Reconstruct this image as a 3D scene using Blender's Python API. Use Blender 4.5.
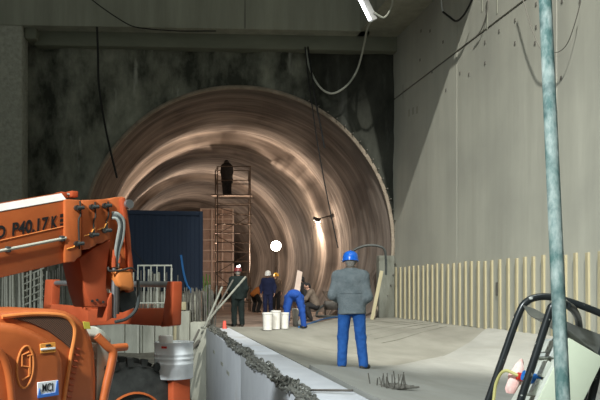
import bpy, bmesh, math, random
import numpy as np
from mathutils import Vector, Matrix, noise

for o in list(bpy.data.objects):
    bpy.data.objects.remove(o, do_unlink=True)
SC = bpy.context.scene
COL = SC.collection
random.seed(7)
PI = math.pi

# ------------------------------------------------------------------ camera
F = 750.0                       # focal length in pixels of a 600 x 400 frame
YAW = math.atan(152.0 / F)      # the works run along +Y, the camera looks a little to the right of it
EYE = Vector((0, 0, 1.75))
HZ = 286.0                      # horizon row
cam = bpy.data.cameras.new('camera')
cam.sensor_width = 36.0
cam.lens = 36.0 * F / 600.0
cam.shift_y = (HZ - 200.0) / 600.0
cam.clip_end = 300
co = bpy.data.objects.new('camera', cam)
co.location = EYE
co.rotation_euler = (PI / 2, 0, -YAW)
COL.objects.link(co)
SC.camera = co

# ------------------------------------------------------------------ light
w = bpy.data.worlds.new('world'); SC.world = w; w.use_nodes = True
w.node_tree.nodes['Background'].inputs[0].default_value = (0.86, 0.93, 0.84, 1)
w.node_tree.nodes['Background'].inputs[1].default_value = 0.16
SC.view_settings.view_transform = 'Standard'
SC.view_settings.look = 'None'
SC.view_settings.gamma = 1.0
SC.view_settings.use_curve_mapping = False
SC.view_settings.exposure = 0.0

def aim(o, target):
    d = Vector(target) - o.location
    o.rotation_euler = d.to_track_quat('-Z', 'Y').to_euler()

def spot(name, loc, target, watts, color, angle, blend, size):
    l = bpy.data.lights.new(name, 'SPOT'); l.energy = watts; l.color = color
    l.spot_size = math.radians(angle); l.spot_blend = blend; l.shadow_soft_size = size
    o = bpy.data.objects.new(name, l); o.location = loc; COL.objects.link(o); aim(o, target); return o

def area(name, loc, target, watts, color, sx, sy, spread=180):
    l = bpy.data.lights.new(name, 'AREA'); l.energy = watts; l.color = color; l.shape = 'RECTANGLE'
    l.size = sx; l.size_y = sy; l.spread = math.radians(spread)
    o = bpy.data.objects.new(name, l); o.location = loc; COL.objects.link(o); aim(o, target); return o

def point(name, loc, watts, color, size):
    l = bpy.data.lights.new(name, 'POINT'); l.energy = watts; l.color = color; l.shadow_soft_size = size
    o = bpy.data.objects.new(name, l); o.location = loc; COL.objects.link(o); return o

# flood on the rim of the shaft behind the camera, shining onto the right wall
spot('rim_flood', (3.7, 0, 26.5), (9.7, 17.6, 4.0), 64000, (1.0, 0.985, 0.90), 38, 0.5, 0.25)
# daylight falling down the open shaft
area('shaft_daylight', (2.0, 3.0, 16.0), (3.2, 9.0, 0.0), 420, (0.93, 1.0, 0.97), 7, 7, 95)
# site flood behind the camera, shining along the works
spot('site_flood', (-7.0, -3.0, 9.0), (1.2, 11.0, 0.2), 12500, (0.92, 0.99, 1.0), 64, 0.8, 0.5)
# lamps in the tunnel
WARM = (1.0, 0.80, 0.62)
spot('tunnel_flood_light', (6.55, 38.6, 3.9), (4.6, 26.0, 1.0), 1000, WARM, 104, 0.25, 0.12)
point('container_lamp_light', (0.3, 31.0, 2.0), 50, WARM, 0.2)
point('deep_fill_light', (2.0, 53.5, 3.2), 900, (1.0, 0.85, 0.70), 0.25)  # unseen fill, added to brighten the deep end of the vault
# unseen spots added on the tunnel axis to wash the vault in bright bands
for (t_from, t_to, watts) in ((10.0, 6.5, 4300), (22.0, 17.6, 2800)):
    for deg in (0, 30, 60, 90, 120, 150, 178):
        a_ = math.radians(deg)
        spot('vault_band_fill', (3.2, 26.8 + t_from, 3.0), (3.2 + 5.2 * math.cos(a_), 26.8 + t_to - 0.78 * math.cos(a_), 3.3 + 5.2 * math.sin(a_)), watts, WARM, 48, 1.0, 0.15)

# ------------------------------------------------------------------ pixel -> place
RV = Vector((math.cos(YAW), -math.sin(YAW), 0))
FV = Vector((math.sin(YAW), math.cos(YAW), 0))
def W(x, y, d):
    return EYE + FV * d + RV * (d * (x - 300.0) / F) + Vector((0, 0, d * (HZ - y) / F))
def GZ(x, y, z):
    return W(x, y, (EYE.z - z) * F / (y - HZ))
XW = 8.76                       # inner face of the right wall
def ONWALL(x, y, off=0.0):
    s = (x - 300.0) / F
    return W(x, y, (XW - off) / (math.sin(YAW) + s * math.cos(YAW)))
def V3(p): return Vector(p)

# ------------------------------------------------------------------ materials
MATS = {}
def mat(name, c1, c2=None, rough=0.75, scale=4.0, stretch=(1, 1, 1), bump=0.0, bscale=None, metal=0.0,
        c3=None, s3=1.0, t3=(0.55, 0.7), coord='Object', spec=0.3, detail=6.0, bstretch=None, contrast=(0.3, 0.7)):
    m = bpy.data.materials.new(name); m.use_nodes = True
    nt = m.node_tree; N = nt.nodes; L = nt.links
    b = N['Principled BSDF']
    b.inputs['Roughness'].default_value = rough
    b.inputs['Metallic'].default_value = metal
    b.inputs['Specular IOR Level'].default_value = spec
    MATS[name] = m
    if c2 is None and bump == 0:
        b.inputs['Base Color'].default_value = (*c1, 1); return m
    tc = N.new('ShaderNodeTexCoord')
    mp = N.new('ShaderNodeMapping'); mp.inputs['Scale'].default_value = stretch
    L.new(tc.outputs[coord], mp.inputs[0])
    n1 = N.new('ShaderNodeTexNoise'); n1.inputs['Scale'].default_value = scale; n1.inputs['Detail'].default_value = detail
    n1.inputs['Roughness'].default_value = 0.62
    L.new(mp.outputs[0], n1.inputs['Vector'])
    r1 = N.new('ShaderNodeValToRGB')
    r1.color_ramp.elements[0].position = contrast[0]; r1.color_ramp.elements[1].position = contrast[1]
    r1.color_ramp.elements[0].color = (*c1, 1); r1.color_ramp.elements[1].color = (*(c2 or c1), 1)
    L.new(n1.outputs['Fac'], r1.inputs[0])
    out = r1.outputs[0]
    if c3 is not None:
        n3 = N.new('ShaderNodeTexNoise'); n3.inputs['Scale'].default_value = s3; n3.inputs['Detail'].default_value = 5.0
        L.new(tc.outputs[coord], n3.inputs['Vector'])
        r3 = N.new('ShaderNodeMapRange'); r3.inputs[1].default_value = t3[0]; r3.inputs[2].default_value = t3[1]
        L.new(n3.outputs['Fac'], r3.inputs[0])
        mx = N.new('ShaderNodeMixRGB'); mx.inputs[2].default_value = (*c3, 1)
        L.new(r3.outputs[0], mx.inputs[0]); L.new(out, mx.inputs[1]); out = mx.outputs[0]
    L.new(out, b.inputs['Base Color'])
    if bump > 0:
        mb = N.new('ShaderNodeMapping'); mb.inputs['Scale'].default_value = bstretch or stretch
        L.new(tc.outputs[coord], mb.inputs[0])
        n2 = N.new('ShaderNodeTexNoise'); n2.inputs['Scale'].default_value = bscale or scale * 3; n2.inputs['Detail'].default_value = 5.0
        L.new(mb.outputs[0], n2.inputs['Vector'])
        bp = N.new('ShaderNodeBump'); bp.inputs['Strength'].default_value = bump; bp.inputs['Distance'].default_value = 0.05
        L.new(n2.outputs['Fac'], bp.inputs['Height']); L.new(bp.outputs[0], b.inputs['Normal'])
    return m

def emit(name, col, strength):
    m = bpy.data.materials.new(name); m.use_nodes = True
    b = m.node_tree.nodes['Principled BSDF']
    b.inputs['Base Color'].default_value = (*col, 1)
    b.inputs['Emission Color'].default_value = (*col, 1)
    b.inputs['Emission Strength'].default_value = strength
    MATS[name] = m; return m

mat('wall_concrete', (0.345, 0.345, 0.295), (0.42, 0.42, 0.36), 0.85, 1.6, (1, 1, 0.10), 0.12, 5.0, c3=(0.30, 0.30, 0.262), s3=0.35, t3=(0.45, 0.75))
mat('joint_dark', (0.13, 0.125, 0.11), None, 0.9)
mat('joint_mid', (0.20, 0.195, 0.16), None, 0.9)
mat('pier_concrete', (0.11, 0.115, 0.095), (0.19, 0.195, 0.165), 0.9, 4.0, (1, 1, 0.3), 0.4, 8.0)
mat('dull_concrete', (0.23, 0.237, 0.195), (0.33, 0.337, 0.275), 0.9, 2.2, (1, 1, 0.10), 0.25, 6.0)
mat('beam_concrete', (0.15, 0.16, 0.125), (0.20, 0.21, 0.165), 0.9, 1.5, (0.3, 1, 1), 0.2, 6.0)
mat('column_concrete', (0.28, 0.285, 0.24), (0.44, 0.44, 0.38), 0.95, 7.0, (1, 1, 1), 0.6, 14.0)
mat('rock', (0.042, 0.045, 0.036), (0.34, 0.348, 0.285), 0.95, 1.0, (1, 1, 0.5), 1.0, 3.5, c3=(0.55, 0.56, 0.50), s3=1.3, t3=(0.62, 0.78), detail=9, contrast=(0.38, 0.72))
mat('shotcrete', (0.060, 0.046, 0.038), (0.30, 0.243, 0.204), 0.9, 1.0, (0.10, 2.2, 1), 1.0, 1.0, c3=(0.060, 0.047, 0.040), s3=0.5, t3=(0.5, 0.8), coord='UV', bstretch=(0.30, 4.5, 1), detail=9)
mat('floor_concrete', (0.20, 0.195, 0.165), (0.28, 0.272, 0.235), 0.8, 1.3, (1, 0.35, 1), 0.18, 7.0, c3=(0.15, 0.143, 0.12), s3=0.55, t3=(0.5, 0.8))
mat('floor_pale', (0.25, 0.25, 0.228), (0.32, 0.32, 0.295), 0.8, 1.6, (1, 0.5, 1), 0.15, 8.0, c3=(0.26, 0.25, 0.215), s3=0.7, t3=(0.55, 0.85))
mat('curb_concrete', (0.50, 0.52, 0.56), (0.61, 0.63, 0.67), 0.7, 1.8, (1, 1, 0.5), 0.12, 7.0, c3=(0.42, 0.40, 0.36), s3=0.9, t3=(0.58, 0.85))
mat('dirt_pink', (0.10, 0.068, 0.052), (0.30, 0.22, 0.175), 0.9, 0.9, (1, 1, 1), 0.8, 4.0, c3=(0.06, 0.045, 0.037), s3=0.6)
mat('earth', (0.08, 0.075, 0.06), (0.20, 0.185, 0.15), 0.95, 2.5, (1, 1, 1), 1.0, 6.0)
mat('pit_concrete', (0.24, 0.24, 0.20), (0.40, 0.40, 0.34), 0.9, 3.0, (1, 1, 0.25), 0.5, 8.0)
mat('wood', (0.34, 0.30, 0.185), (0.45, 0.40, 0.265), 0.8, 3.0, (6, 6, 0.6), 0.15, 9.0)
mat('rebar', (0.10, 0.095, 0.085), (0.20, 0.19, 0.165), 0.7, 9.0, metal=0.4)
mat('rebar_pale', (0.40, 0.40, 0.34), (0.60, 0.60, 0.52), 0.8, 7.0, metal=0.1)
mat('pipe_pale', (0.20, 0.20, 0.17), (0.30, 0.30, 0.26), 0.7, 7.0)
mat('steel_dark', (0.045, 0.04, 0.035), (0.09, 0.08, 0.07), 0.5, 7.0, metal=0.6)
mat('steel_grey', (0.26, 0.26, 0.26), (0.42, 0.42, 0.42), 0.35, 10.0, metal=0.8)
mat('orange', (0.43, 0.098, 0.024), (0.52, 0.132, 0.034), 0.42, 5.0, bump=0.04, c3=(0.40, 0.13, 0.05), s3=2.2, t3=(0.55, 0.85), spec=0.45)
mat('orange_red', (0.36, 0.062, 0.02), (0.45, 0.088, 0.03), 0.5, 5.0, c3=(0.36, 0.08, 0.03), s3=3.0)
mat('orange_plain', (0.66, 0.21, 0.05), (0.74, 0.25, 0.07), 0.5, 5.0)
mat('boom_lit_top', (0.56, 0.54, 0.50), (0.46, 0.42, 0.38), 0.6, 6.0)
mat('black_print', (0.012, 0.012, 0.012), None, 0.6)
mat('tyre', (0.022, 0.023, 0.021), (0.06, 0.062, 0.056), 0.85, 7.0, bump=0.1)
mat('rubber', (0.03, 0.035, 0.035), (0.06, 0.065, 0.06), 0.55, 8.0)
mat('hose_grey', (0.20, 0.21, 0.19), (0.30, 0.31, 0.28), 0.5, 8.0)
mat('cover_grey', (0.40, 0.40, 0.33), (0.46, 0.46, 0.38), 0.6, 4.0)
mat('white_paint', (0.74, 0.77, 0.78), (0.86, 0.88, 0.89), 0.45, 5.0, c3=(0.45, 0.45, 0.42), s3=4.0, t3=(0.6, 0.85))
mat('white_plastic', (0.62, 0.60, 0.55), (0.72, 0.70, 0.66), 0.5, 5.0)
mat('sticker_white', (0.80, 0.82, 0.82), None, 0.5)
mat('sticker_blue', (0.05, 0.16, 0.50), None, 0.5)
mat('sticker_yellow', (0.55, 0.46, 0.06), None, 0.5)
mat('sticker_orange', (0.80, 0.33, 0.06), None, 0.5)
mat('container_blue', (0.003, 0.008, 0.020), (0.006, 0.013, 0.028), 0.8, 1.5, (1, 1, 0.2))
mat('scaffold_steel', (0.07, 0.05, 0.038), (0.17, 0.125, 0.095), 0.6, 8.0, metal=0.3)
mat('panel_pink', (0.34, 0.235, 0.19), (0.50, 0.37, 0.31), 0.85, 2.0)
mat('rib_pale', (0.60, 0.47, 0.40), (0.70, 0.56, 0.48), 0.8, 2.0)
mat('green_net', (0.10, 0.42, 0.06), (0.20, 0.60, 0.10), 0.8, 6.0)
mat('prop_teal', (0.09, 0.18, 0.17), (0.46, 0.54, 0.51), 0.6, 17.0, (1, 1, 0.45), 0.15, c3=(0.07, 0.13, 0.13), s3=9.0, t3=(0.55, 0.7), contrast=(0.38, 0.68))
mat('frame_black', (0.012, 0.015, 0.016), (0.02, 0.024, 0.025), 0.3, 12.0, c3=(0.45, 0.46, 0.42), s3=26.0, t3=(0.66, 0.72), spec=0.5)
mat('tray_metal', (0.20, 0.21, 0.19), (0.34, 0.35, 0.32), 0.35, 6.0, metal=0.7)
mat('box_beige', (0.60, 0.66, 0.50), (0.68, 0.73, 0.57), 0.5, 3.0)
mat('box_grey', (0.48, 0.50, 0.44), (0.58, 0.60, 0.53), 0.5, 6.0)
mat('clear_cover', (0.50, 0.54, 0.50), (0.62, 0.65, 0.61), 0.15, 5.0, spec=0.6)
mat('plug_blue', (0.02, 0.16, 0.52), None, 0.35)
mat('plug_red', (0.55, 0.03, 0.02), None, 0.4)
mat('plug_pink', (0.80, 0.36, 0.32), (0.85, 0.72, 0.66), 0.6, 14.0)
mat('cable_yellow', (0.45, 0.42, 0.16), None, 0.6)
mat('cable_black', (0.012, 0.012, 0.012), None, 0.6)
mat('cable_pale', (0.36, 0.37, 0.32), None, 0.6)
mat('hose_blue', (0.02, 0.10, 0.26), None, 0.5)
mat('cone_red', (0.70, 0.10, 0.07), None, 0.5)
mat('skin', (0.46, 0.26, 0.19), (0.52, 0.30, 0.22), 0.6, 8.0)
mat('eye', (0.03, 0.02, 0.02), None, 0.2)
mat('hair_grey', (0.16, 0.14, 0.12), (0.28, 0.26, 0.23), 0.9, 40.0)
mat('jacket_grey', (0.10, 0.122, 0.13), (0.155, 0.178, 0.187), 0.95, 9.0, bump=0.25, bscale=40)
mat('collar_brown', (0.14, 0.11, 0.085), None, 0.9)
mat('trouser_blue', (0.010, 0.068, 0.26), (0.022, 0.105, 0.36), 0.85, 9.0, bump=0.4, bscale=14)
mat('overall_blue', (0.008, 0.045, 0.22), (0.016, 0.07, 0.32), 0.85, 9.0, bump=0.3, bscale=14)
mat('navy', (0.007, 0.011, 0.036), (0.014, 0.018, 0.055), 0.9, 9.0)
mat('dark_green', (0.005, 0.010, 0.010), (0.010, 0.017, 0.015), 0.9, 9.0)
mat('dark_cloth', (0.014, 0.013, 0.014), (0.028, 0.026, 0.026), 0.9, 9.0)
mat('brown_cloth', (0.10, 0.075, 0.06), (0.17, 0.13, 0.10), 0.9, 9.0)
mat('orange_cloth', (0.42, 0.14, 0.03), (0.55, 0.20, 0.05), 0.9, 9.0)
mat('shoe', (0.022, 0.02, 0.018), (0.05, 0.045, 0.04), 0.7, 9.0)
mat('helmet_blue', (0.01, 0.13, 0.60), None, 0.3, spec=0.5)
mat('helmet_white', (0.82, 0.80, 0.76), None, 0.35, spec=0.5)
mat('helmet_red', (0.16, 0.03, 0.03), None, 0.4)
mat('helmet_yellow', (0.75, 0.42, 0.04), None, 0.4)
mat('helmet_dark', (0.03, 0.025, 0.03), None, 0.4)
mat('lamp_housing', (0.50, 0.50, 0.50), (0.6, 0.6, 0.6), 0.5, 4.0)
# right end of the rock mixed near-black: staining that also stands in for shade
for n_ in MATS['rock'].node_tree.nodes:          # lime runs down the face
    if n_.type == 'TEX_NOISE' and abs(n_.inputs['Scale'].default_value - 1.3) < 1e-4:
        mp_ = MATS['rock'].node_tree.nodes.new('ShaderNodeMapping'); mp_.inputs['Scale'].default_value = (1.6, 1, 0.28)
        MATS['rock'].node_tree.links.new(n_.inputs['Vector'].links[0].from_socket, mp_.inputs[0]); MATS['rock'].node_tree.links.new(mp_.outputs[0], n_.inputs['Vector'])
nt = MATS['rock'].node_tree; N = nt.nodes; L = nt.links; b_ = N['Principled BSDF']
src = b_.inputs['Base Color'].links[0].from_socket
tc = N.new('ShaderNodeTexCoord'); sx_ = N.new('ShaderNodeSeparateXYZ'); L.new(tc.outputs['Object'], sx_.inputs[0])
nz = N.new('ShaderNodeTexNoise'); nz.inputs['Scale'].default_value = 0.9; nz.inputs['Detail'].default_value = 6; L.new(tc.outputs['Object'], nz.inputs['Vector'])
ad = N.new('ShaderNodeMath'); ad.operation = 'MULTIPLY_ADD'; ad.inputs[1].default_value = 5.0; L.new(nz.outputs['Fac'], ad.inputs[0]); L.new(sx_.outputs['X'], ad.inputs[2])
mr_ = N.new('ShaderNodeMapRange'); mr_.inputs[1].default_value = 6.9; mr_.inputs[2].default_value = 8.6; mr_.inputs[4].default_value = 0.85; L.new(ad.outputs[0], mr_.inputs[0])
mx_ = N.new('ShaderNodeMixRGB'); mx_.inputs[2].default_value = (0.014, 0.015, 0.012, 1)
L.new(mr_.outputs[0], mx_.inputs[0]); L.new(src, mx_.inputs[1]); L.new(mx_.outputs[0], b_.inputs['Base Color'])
emit('lamp_tube', (0.95, 0.98, 1.0), 9.0)
emit('flood_glow', (1.0, 0.93, 0.82), 30.0)
emit('flood_white', (1.0, 0.95, 0.82), 10.0)
emit('head_lamp', (1.0, 1.0, 0.95), 6.0)

# wire mesh for the engine cover, a woven pattern on the metal
m = mat('mesh_grille', (0.05, 0.03, 0.02), None, 0.6)
nt = m.node_tree; N = nt.nodes; L = nt.links
tc = N.new('ShaderNodeTexCoord')
outs = []
for ang in (0.9, -0.7):
    mp = N.new('ShaderNodeMapping'); mp.inputs['Rotation'].default_value = (0, ang, 0); L.new(tc.outputs['Object'], mp.inputs[0])
    wv = N.new('ShaderNodeTexWave'); wv.inputs['Scale'].default_value = 34.0; wv.bands_direction = 'X'; L.new(mp.outputs[0], wv.inputs['Vector']); outs.append(wv)
mx = N.new('ShaderNodeMath'); mx.operation = 'MAXIMUM'; L.new(outs[0].outputs['Fac'], mx.inputs[0]); L.new(outs[1].outputs['Fac'], mx.inputs[1])
rp = N.new('ShaderNodeValToRGB'); rp.color_ramp.elements[0].position = 0.7; rp.color_ramp.elements[1].position = 0.95
rp.color_ramp.elements[0].color = (0.03, 0.022, 0.018, 1); rp.color_ramp.elements[1].color = (0.20, 0.10, 0.06, 1)
L.new(mx.outputs[0], rp.inputs[0]); L.new(rp.outputs[0], N['Principled BSDF'].inputs['Base Color'])

# ------------------------------------------------------------------ mesh helpers
ROOTM = {}
def tagp(o, label=None, cat=None, group=None, kind=None):
    if label: o['label'] = label
    if cat: o['category'] = cat
    if group: o['group'] = group
    if kind: o['kind'] = kind
    return o

def empty(name, loc, rz=0.0, label=None, cat=None, group=None):
    o = bpy.data.objects.new(name, None); o.empty_display_size = 0.2
    o.location = loc; o.rotation_euler = (0, 0, rz); COL.objects.link(o)
    ROOTM[o.name] = Matrix.Translation(Vector(loc)) @ Matrix.Rotation(rz, 4, 'Z')
    return tagp(o, label, cat, group)

def root_of(o):
    while o.parent: o = o.parent
    return o

class MB:
    """collects shapes and links them as one mesh object"""
    def __init__(s): s.v = []; s.f = []; s.uv = None
    def add(s, vs, fs):
        n = len(s.v); s.v += [Vector(p) for p in vs]; s.f += [tuple(i + n for i in q) for q in fs]; return s
    def box(s, c, size, rot=None):
        hx, hy, hz = size[0] / 2, size[1] / 2, size[2] / 2
        P = [Vector((x, y, z)) for x in (-hx, hx) for y in (-hy, hy) for z in (-hz, hz)]
        if rot is not None: P = [rot @ p for p in P]
        P = [p + Vector(c) for p in P]
        return s.add(P, [(0, 1, 3, 2), (4, 6, 7, 5), (0, 4, 5, 1), (2, 3, 7, 6), (0, 2, 6, 4), (1, 5, 7, 3)])
    def bb(s, lo, hi):
        return s.box([(a + b) / 2 for a, b in zip(lo, hi)], [b - a for a, b in zip(lo, hi)])
    def hexa(s, q0, q1):
        """two quads with matching corners joined to a solid"""
        return s.loft([q0, q1])
    def loft(s, rings, closed=True, cap=True):
        n = len(rings[0]); vs = [p for r in rings for p in r]; fs = []
        for i in range(len(rings) - 1):
            for j in range(n if closed else n - 1):
                k = (j + 1) % n
                fs.append((i * n + j, i * n + k, (i + 1) * n + k, (i + 1) * n + j))
        if cap and closed:
            fs.append(tuple(reversed(range(n)))); fs.append(tuple((len(rings) - 1) * n + j for j in range(n)))
        return s.add(vs, fs)
    def cyl(s, a, b, r, n=8, r2=None, cap=True):
        return s.tube([a, b], r, n, [r, r if r2 is None else r2], cap)
    def tube(s, pts, r, n=8, radii=None, cap=True):
        pts = [Vector(p) for p in pts]; rings = []
        t0 = (pts[1] - pts[0]).normalized()
        up = Vector((0, 0, 1)) if abs(t0.z) < 0.9 else Vector((1, 0, 0))
        x = t0.cross(up).normalized()
        for i, p in enumerate(pts):
            t = (pts[min(i + 1, len(pts) - 1)] - pts[max(i - 1, 0)])
            t = t.normalized() if t.length > 1e-9 else t0
            x = (x - t * x.dot(t)).normalized(); y = t.cross(x)
            q = radii[i] if radii else r
            rings.append([p + (x * math.cos(2 * PI * k / n) + y * math.sin(2 * PI * k / n)) * q for k in range(n)])
        return s.loft(rings, True, cap)
    def lathe(s, prof, n=24, axis='Z', c=(0, 0, 0), M=None):
        rings = []
        for r, h in prof:
            ring = []
            for k in range(n):
                a = 2 * PI * k / n
                p = Vector((r * math.cos(a), r * math.sin(a), h))
                if axis == 'Y': p = Vector((p.x, p.z, p.y))
                if M is not None: p = M @ p
                ring.append(p + Vector(c))
            rings.append(ring)
        return s.loft(rings)
    def build(s, name, m, parent=None, world=False, smooth=False, bevel=0.0, seg=2, sharp=40):
        me = bpy.data.meshes.new(name)
        vs = s.v
        if parent is not None and world:
            inv = ROOTM[root_of(parent).name].inverted() if root_of(parent).name in ROOTM else Matrix.Identity(4)
            vs = [inv @ p for p in vs]
        bm = bmesh.new()
        bv = [bm.verts.new(p) for p in vs]
        for q in s.f:
            try: bm.faces.new([bv[i] for i in q])
            except ValueError: pass
        bmesh.ops.recalc_face_normals(bm, faces=bm.faces)
        if bevel > 0:
            ed = [e for e in bm.edges if len(e.link_faces) == 2 and e.calc_face_angle(0) > math.radians(25)]
            bmesh.ops.bevel(bm, geom=ed, offset=bevel, segments=seg, affect='EDGES', profile=0.5, clamp_overlap=True)
        bm.to_mesh(me); bm.free()
        if smooth or bevel > 0:
            me.shade_smooth()
            me.set_sharp_from_angle(angle=math.radians(sharp))
        me.materials.append(MATS[m])
        o = bpy.data.objects.new(name, me); COL.objects.link(o)
        if parent is not None: o.parent = parent
        return o

def npmesh(name, V, Q, m, parent=None, smooth=True):
    me = bpy.data.meshes.new(name)
    me.from_pydata([tuple(p) for p in V], [], [tuple(int(i) for i in q) for q in Q]); me.update()
    if smooth: me.shade_smooth()
    me.materials.append(MATS[m])
    o = bpy.data.objects.new(name, me); COL.objects.link(o)
    if parent is not None: o.parent = parent
    return o

def share(o, name, parent=None, loc=None, rot=None):
    c = o.copy(); COL.objects.link(c); c.name = name; c.parent = parent
    if loc is not None: c.location = loc
    if rot is not None: c.rotation_euler = rot
    return c

def smoothpath(pts, n=8):
    """Catmull-Rom through the points"""
    P = [Vector(p) for p in pts]; P = [P[0] * 2 - P[1]] + P + [P[-1] * 2 - P[-2]]
    out = []
    for i in range(1, len(P) - 2):
        for k in range(n):
            t = k / n
            a, b, c, d = P[i - 1], P[i], P[i + 1], P[i + 2]
            out.append(0.5 * (2 * b + (c - a) * t + (2 * a - 5 * b + 4 * c - d) * t * t + (3 * b - a - 3 * c + d) * t ** 3))
    out.append(P[-2]); return out

def text_mesh(body, size, name, m, M, parent, bold=0.0, depth=0.002, shear=0.0, xscale=1.0, fit=None):
    cu = bpy.data.curves.new(name, 'FONT'); cu.body = body; cu.size = size; cu.offset = bold; cu.extrude = depth; cu.shear = shear
    t = bpy.data.objects.new(name, cu); COL.objects.link(t)
    dg = bpy.context.evaluated_depsgraph_get(); dg.update()
    me = bpy.data.meshes.new_from_object(t.evaluated_get(dg))
    bpy.data.objects.remove(t, do_unlink=True); bpy.data.curves.remove(cu)
    if fit:
        xs = [v.co.x for v in me.vertices]; me.transform(Matrix.Translation((-min(xs), 0, 0))); xscale = fit / (max(xs) - min(xs))
    me.transform(M @ Matrix.Diagonal((xscale, 1, 1, 1)))
    me.materials.clear(); me.materials.append(MATS[m])
    o = bpy.data.objects.new(name, me); COL.objects.link(o); o.parent = parent
    return o
# ------------------------------------------------------------------ floor of the works
XC = 1.49                       # left face of the kerb wall
def interp(x, T):
    if x <= T[0][0]: return T[0][1]
    for (a, p), (b, q) in zip(T, T[1:]):
        if x <= b:
            t = (x - a) / (b - a); t2 = t * t * (3 - 2 * t)
            return p + (q - p) * (0.5 * t + 0.5 * t2)
    return T[-1][1]
PROF = [(XC, 0.65), (2.12, 0.645), (3.0, 0.48), (4.4, 0.30), (6.2, 0.23), (7.5, 0.35), (XW, 0.62)]
def floor_z(X, Y=10.0):
    t = min(max((Y - 15.5) / 6.0, 0), 1); t = t * t * (3 - 2 * t)      # the dip fades out towards the tunnel
    return interp(X, PROF) * (1 - t) + 0.62 * t
def joint_y(X): return 11.0 + (X - 3.0) * 7.3 / 5.76      # skewed pour joint of the invert

def slab(name, x0, x1, ylo, yhi, m, parent=None, lift=0.0, nx=26, ny=30):
    vs = []; fs = []
    for i in range(nx + 1):
        X = x0 + (x1 - x0) * i / nx
        a, b = ylo(X), yhi(X)
        for j in range(ny + 1):
            Y = a + (b - a) * j / ny
            z = floor_z(X, Y) + lift + 0.012 * noise.noise((X * 0.7, Y * 0.7, 3))
            vs.append((X, Y, z))
    n1 = len(vs)
    for i in range(nx):
        for j in range(ny):
            k = i * (ny + 1) + j
            fs.append((k, k + 1, k + ny + 2, k + ny + 1))
    b = MB().add(vs, fs)
    # skirt so that the slab has thickness
    rim = [j for j in range(ny + 1)] + [i * (ny + 1) + ny for i in range(1, nx + 1)] + [nx * (ny + 1) + j for j in range(ny - 1, -1, -1)] + [i * (ny + 1) for i in range(nx - 1, 0, -1)]
    low = [Vector(vs[k]) - Vector((0, 0, 0.3)) for k in rim]
    n = len(rim)
    b.add([vs[k] for k in rim] + low, [(k, (k + 1) % n, n + (k + 1) % n, n + k) for k in range(n)])
    return b.build(name, m, parent, smooth=True, sharp=50)

fl = slab('floor', 2.13, XW - 0.01, lambda X: joint_y(X) + 0.012, lambda X: min(20.8 + max(0.0, X - 4.2) * 2.0, 25.6), 'floor_concrete')
tagp(fl, 'concave concrete invert slab in front of the tunnel mouth', kind='structure')
slab('invert_slab', 2.13, 6.02, lambda X: 1.0, lambda X: joint_y(X) - 0.012, 'floor_pale', fl, 0.045)
slab('invert_slab', 6.045, XW - 0.01, lambda X: 1.0, lambda X: joint_y(X) - 0.012, 'floor_pale', fl, 0.035)
# faint board joints running up the far invert to the wall
for k in range(7):
    Y = 19.2 + k * 0.62
    pts = [(X, Y + (X - 6.4) * 0.9 - 0.9, floor_z(X, Y + (X - 6.4) * 0.9 - 0.9) + 0.004) for X in [5.6 + 0.3 * q for q in range(10)] if Y + (X - 6.4) * 0.9 - 0.9 > joint_y(X) + 0.15]
    if len(pts) > 2:
        MB().tube(pts, 0.007, 4).build('board_joint', 'joint_mid', fl)

# kerb wall on the left of the invert
kb = MB().bb((XC, 11.93, -1.45), (2.11, 19.74, 0.65)).build('wall_kerb', 'curb_concrete', bevel=0.025)
tagp(kb, 'pale concrete kerb wall along the invert', kind='structure')
MB().bb((XC - 0.045, 1.0, -1.45), (2.11, 11.90, 0.652)).build('wall_section', 'curb_concrete', kb, bevel=0.025)
# small scabbed patches on the kerb face
for (px, py) in ((214, 352), (222, 364), (228, 373)):
    p = W(px, py, 1)
    d = (p - EYE); t = (XC - EYE.x) / d.x; q = EYE + d * t
    MB().box(q, (0.012, 0.45, 0.07)).build('scab_patch', 'column_concrete', kb, bevel=0.004)

# ground left of the kerb wall
vs = []; fs = []; nx, ny = 46, 60
for i in range(nx + 1):
    X = -14 + (XC + 0.02 + 14) * (i / nx) ** 0.8
    for j in range(ny + 1):
        Y = -4 + 36 * j / ny
        t = min(max((X - 0.15) / 0.8, 0), 1); t = t * t * (3 - 2 * t)
        z = -1.4 * t + (0.10 * noise.fractal((X * 0.8, Y * 0.8, 0), 1, 2, 4) if Y > 6.5 else 0.0)
        if -3.6 < X < 0.6 and 3.5 < Y < 8.2: z = min(z, -0.015)
        vs.append((X, Y, z))
for i in range(nx):
    for j in range(ny):
        k = i * (ny + 1) + j; fs.append((k, k + 1, k + ny + 2, k + ny + 1))
g = MB().add(vs, fs).build('floor_ground', 'earth', smooth=True)
tagp(g, 'rough trodden earth beside the kerb wall', kind='structure')

# ------------------------------------------------------------------ right wall, cast in panels
YP = 25.75                      # where it meets the tunnel face
ZJ = 1.75 + 190 / 28.0          # horizontal pour joint
wr = MB().bb((XW + 0.03, -6, -0.5), (XW + 0.9, 28.0, 13.6)).build('wall_right', 'joint_dark')
tagp(wr, 'tall smooth cast concrete wall with timber battens at its foot', kind='structure')
cuts = [ONWALL(x, 200).y for x in (457, 557)]
ys = [YP + 1.6, cuts[0], cuts[1], cuts[1] - 6.3, cuts[1] - 12.6, -6]
for a, b in zip(ys, ys[1:]):
    MB().bb((XW, b + 0.009, -0.4), (XW + 0.05, a - 0.009, ZJ - 0.03)).build('wall_panel', 'wall_concrete', wr, bevel=0.006, seg=1)
    MB().bb((XW, b + 0.009, ZJ + 0.03), (XW + 0.05, a - 0.009, 13.6)).build('wall_panel', 'wall_concrete', wr, bevel=0.006, seg=1)
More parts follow.
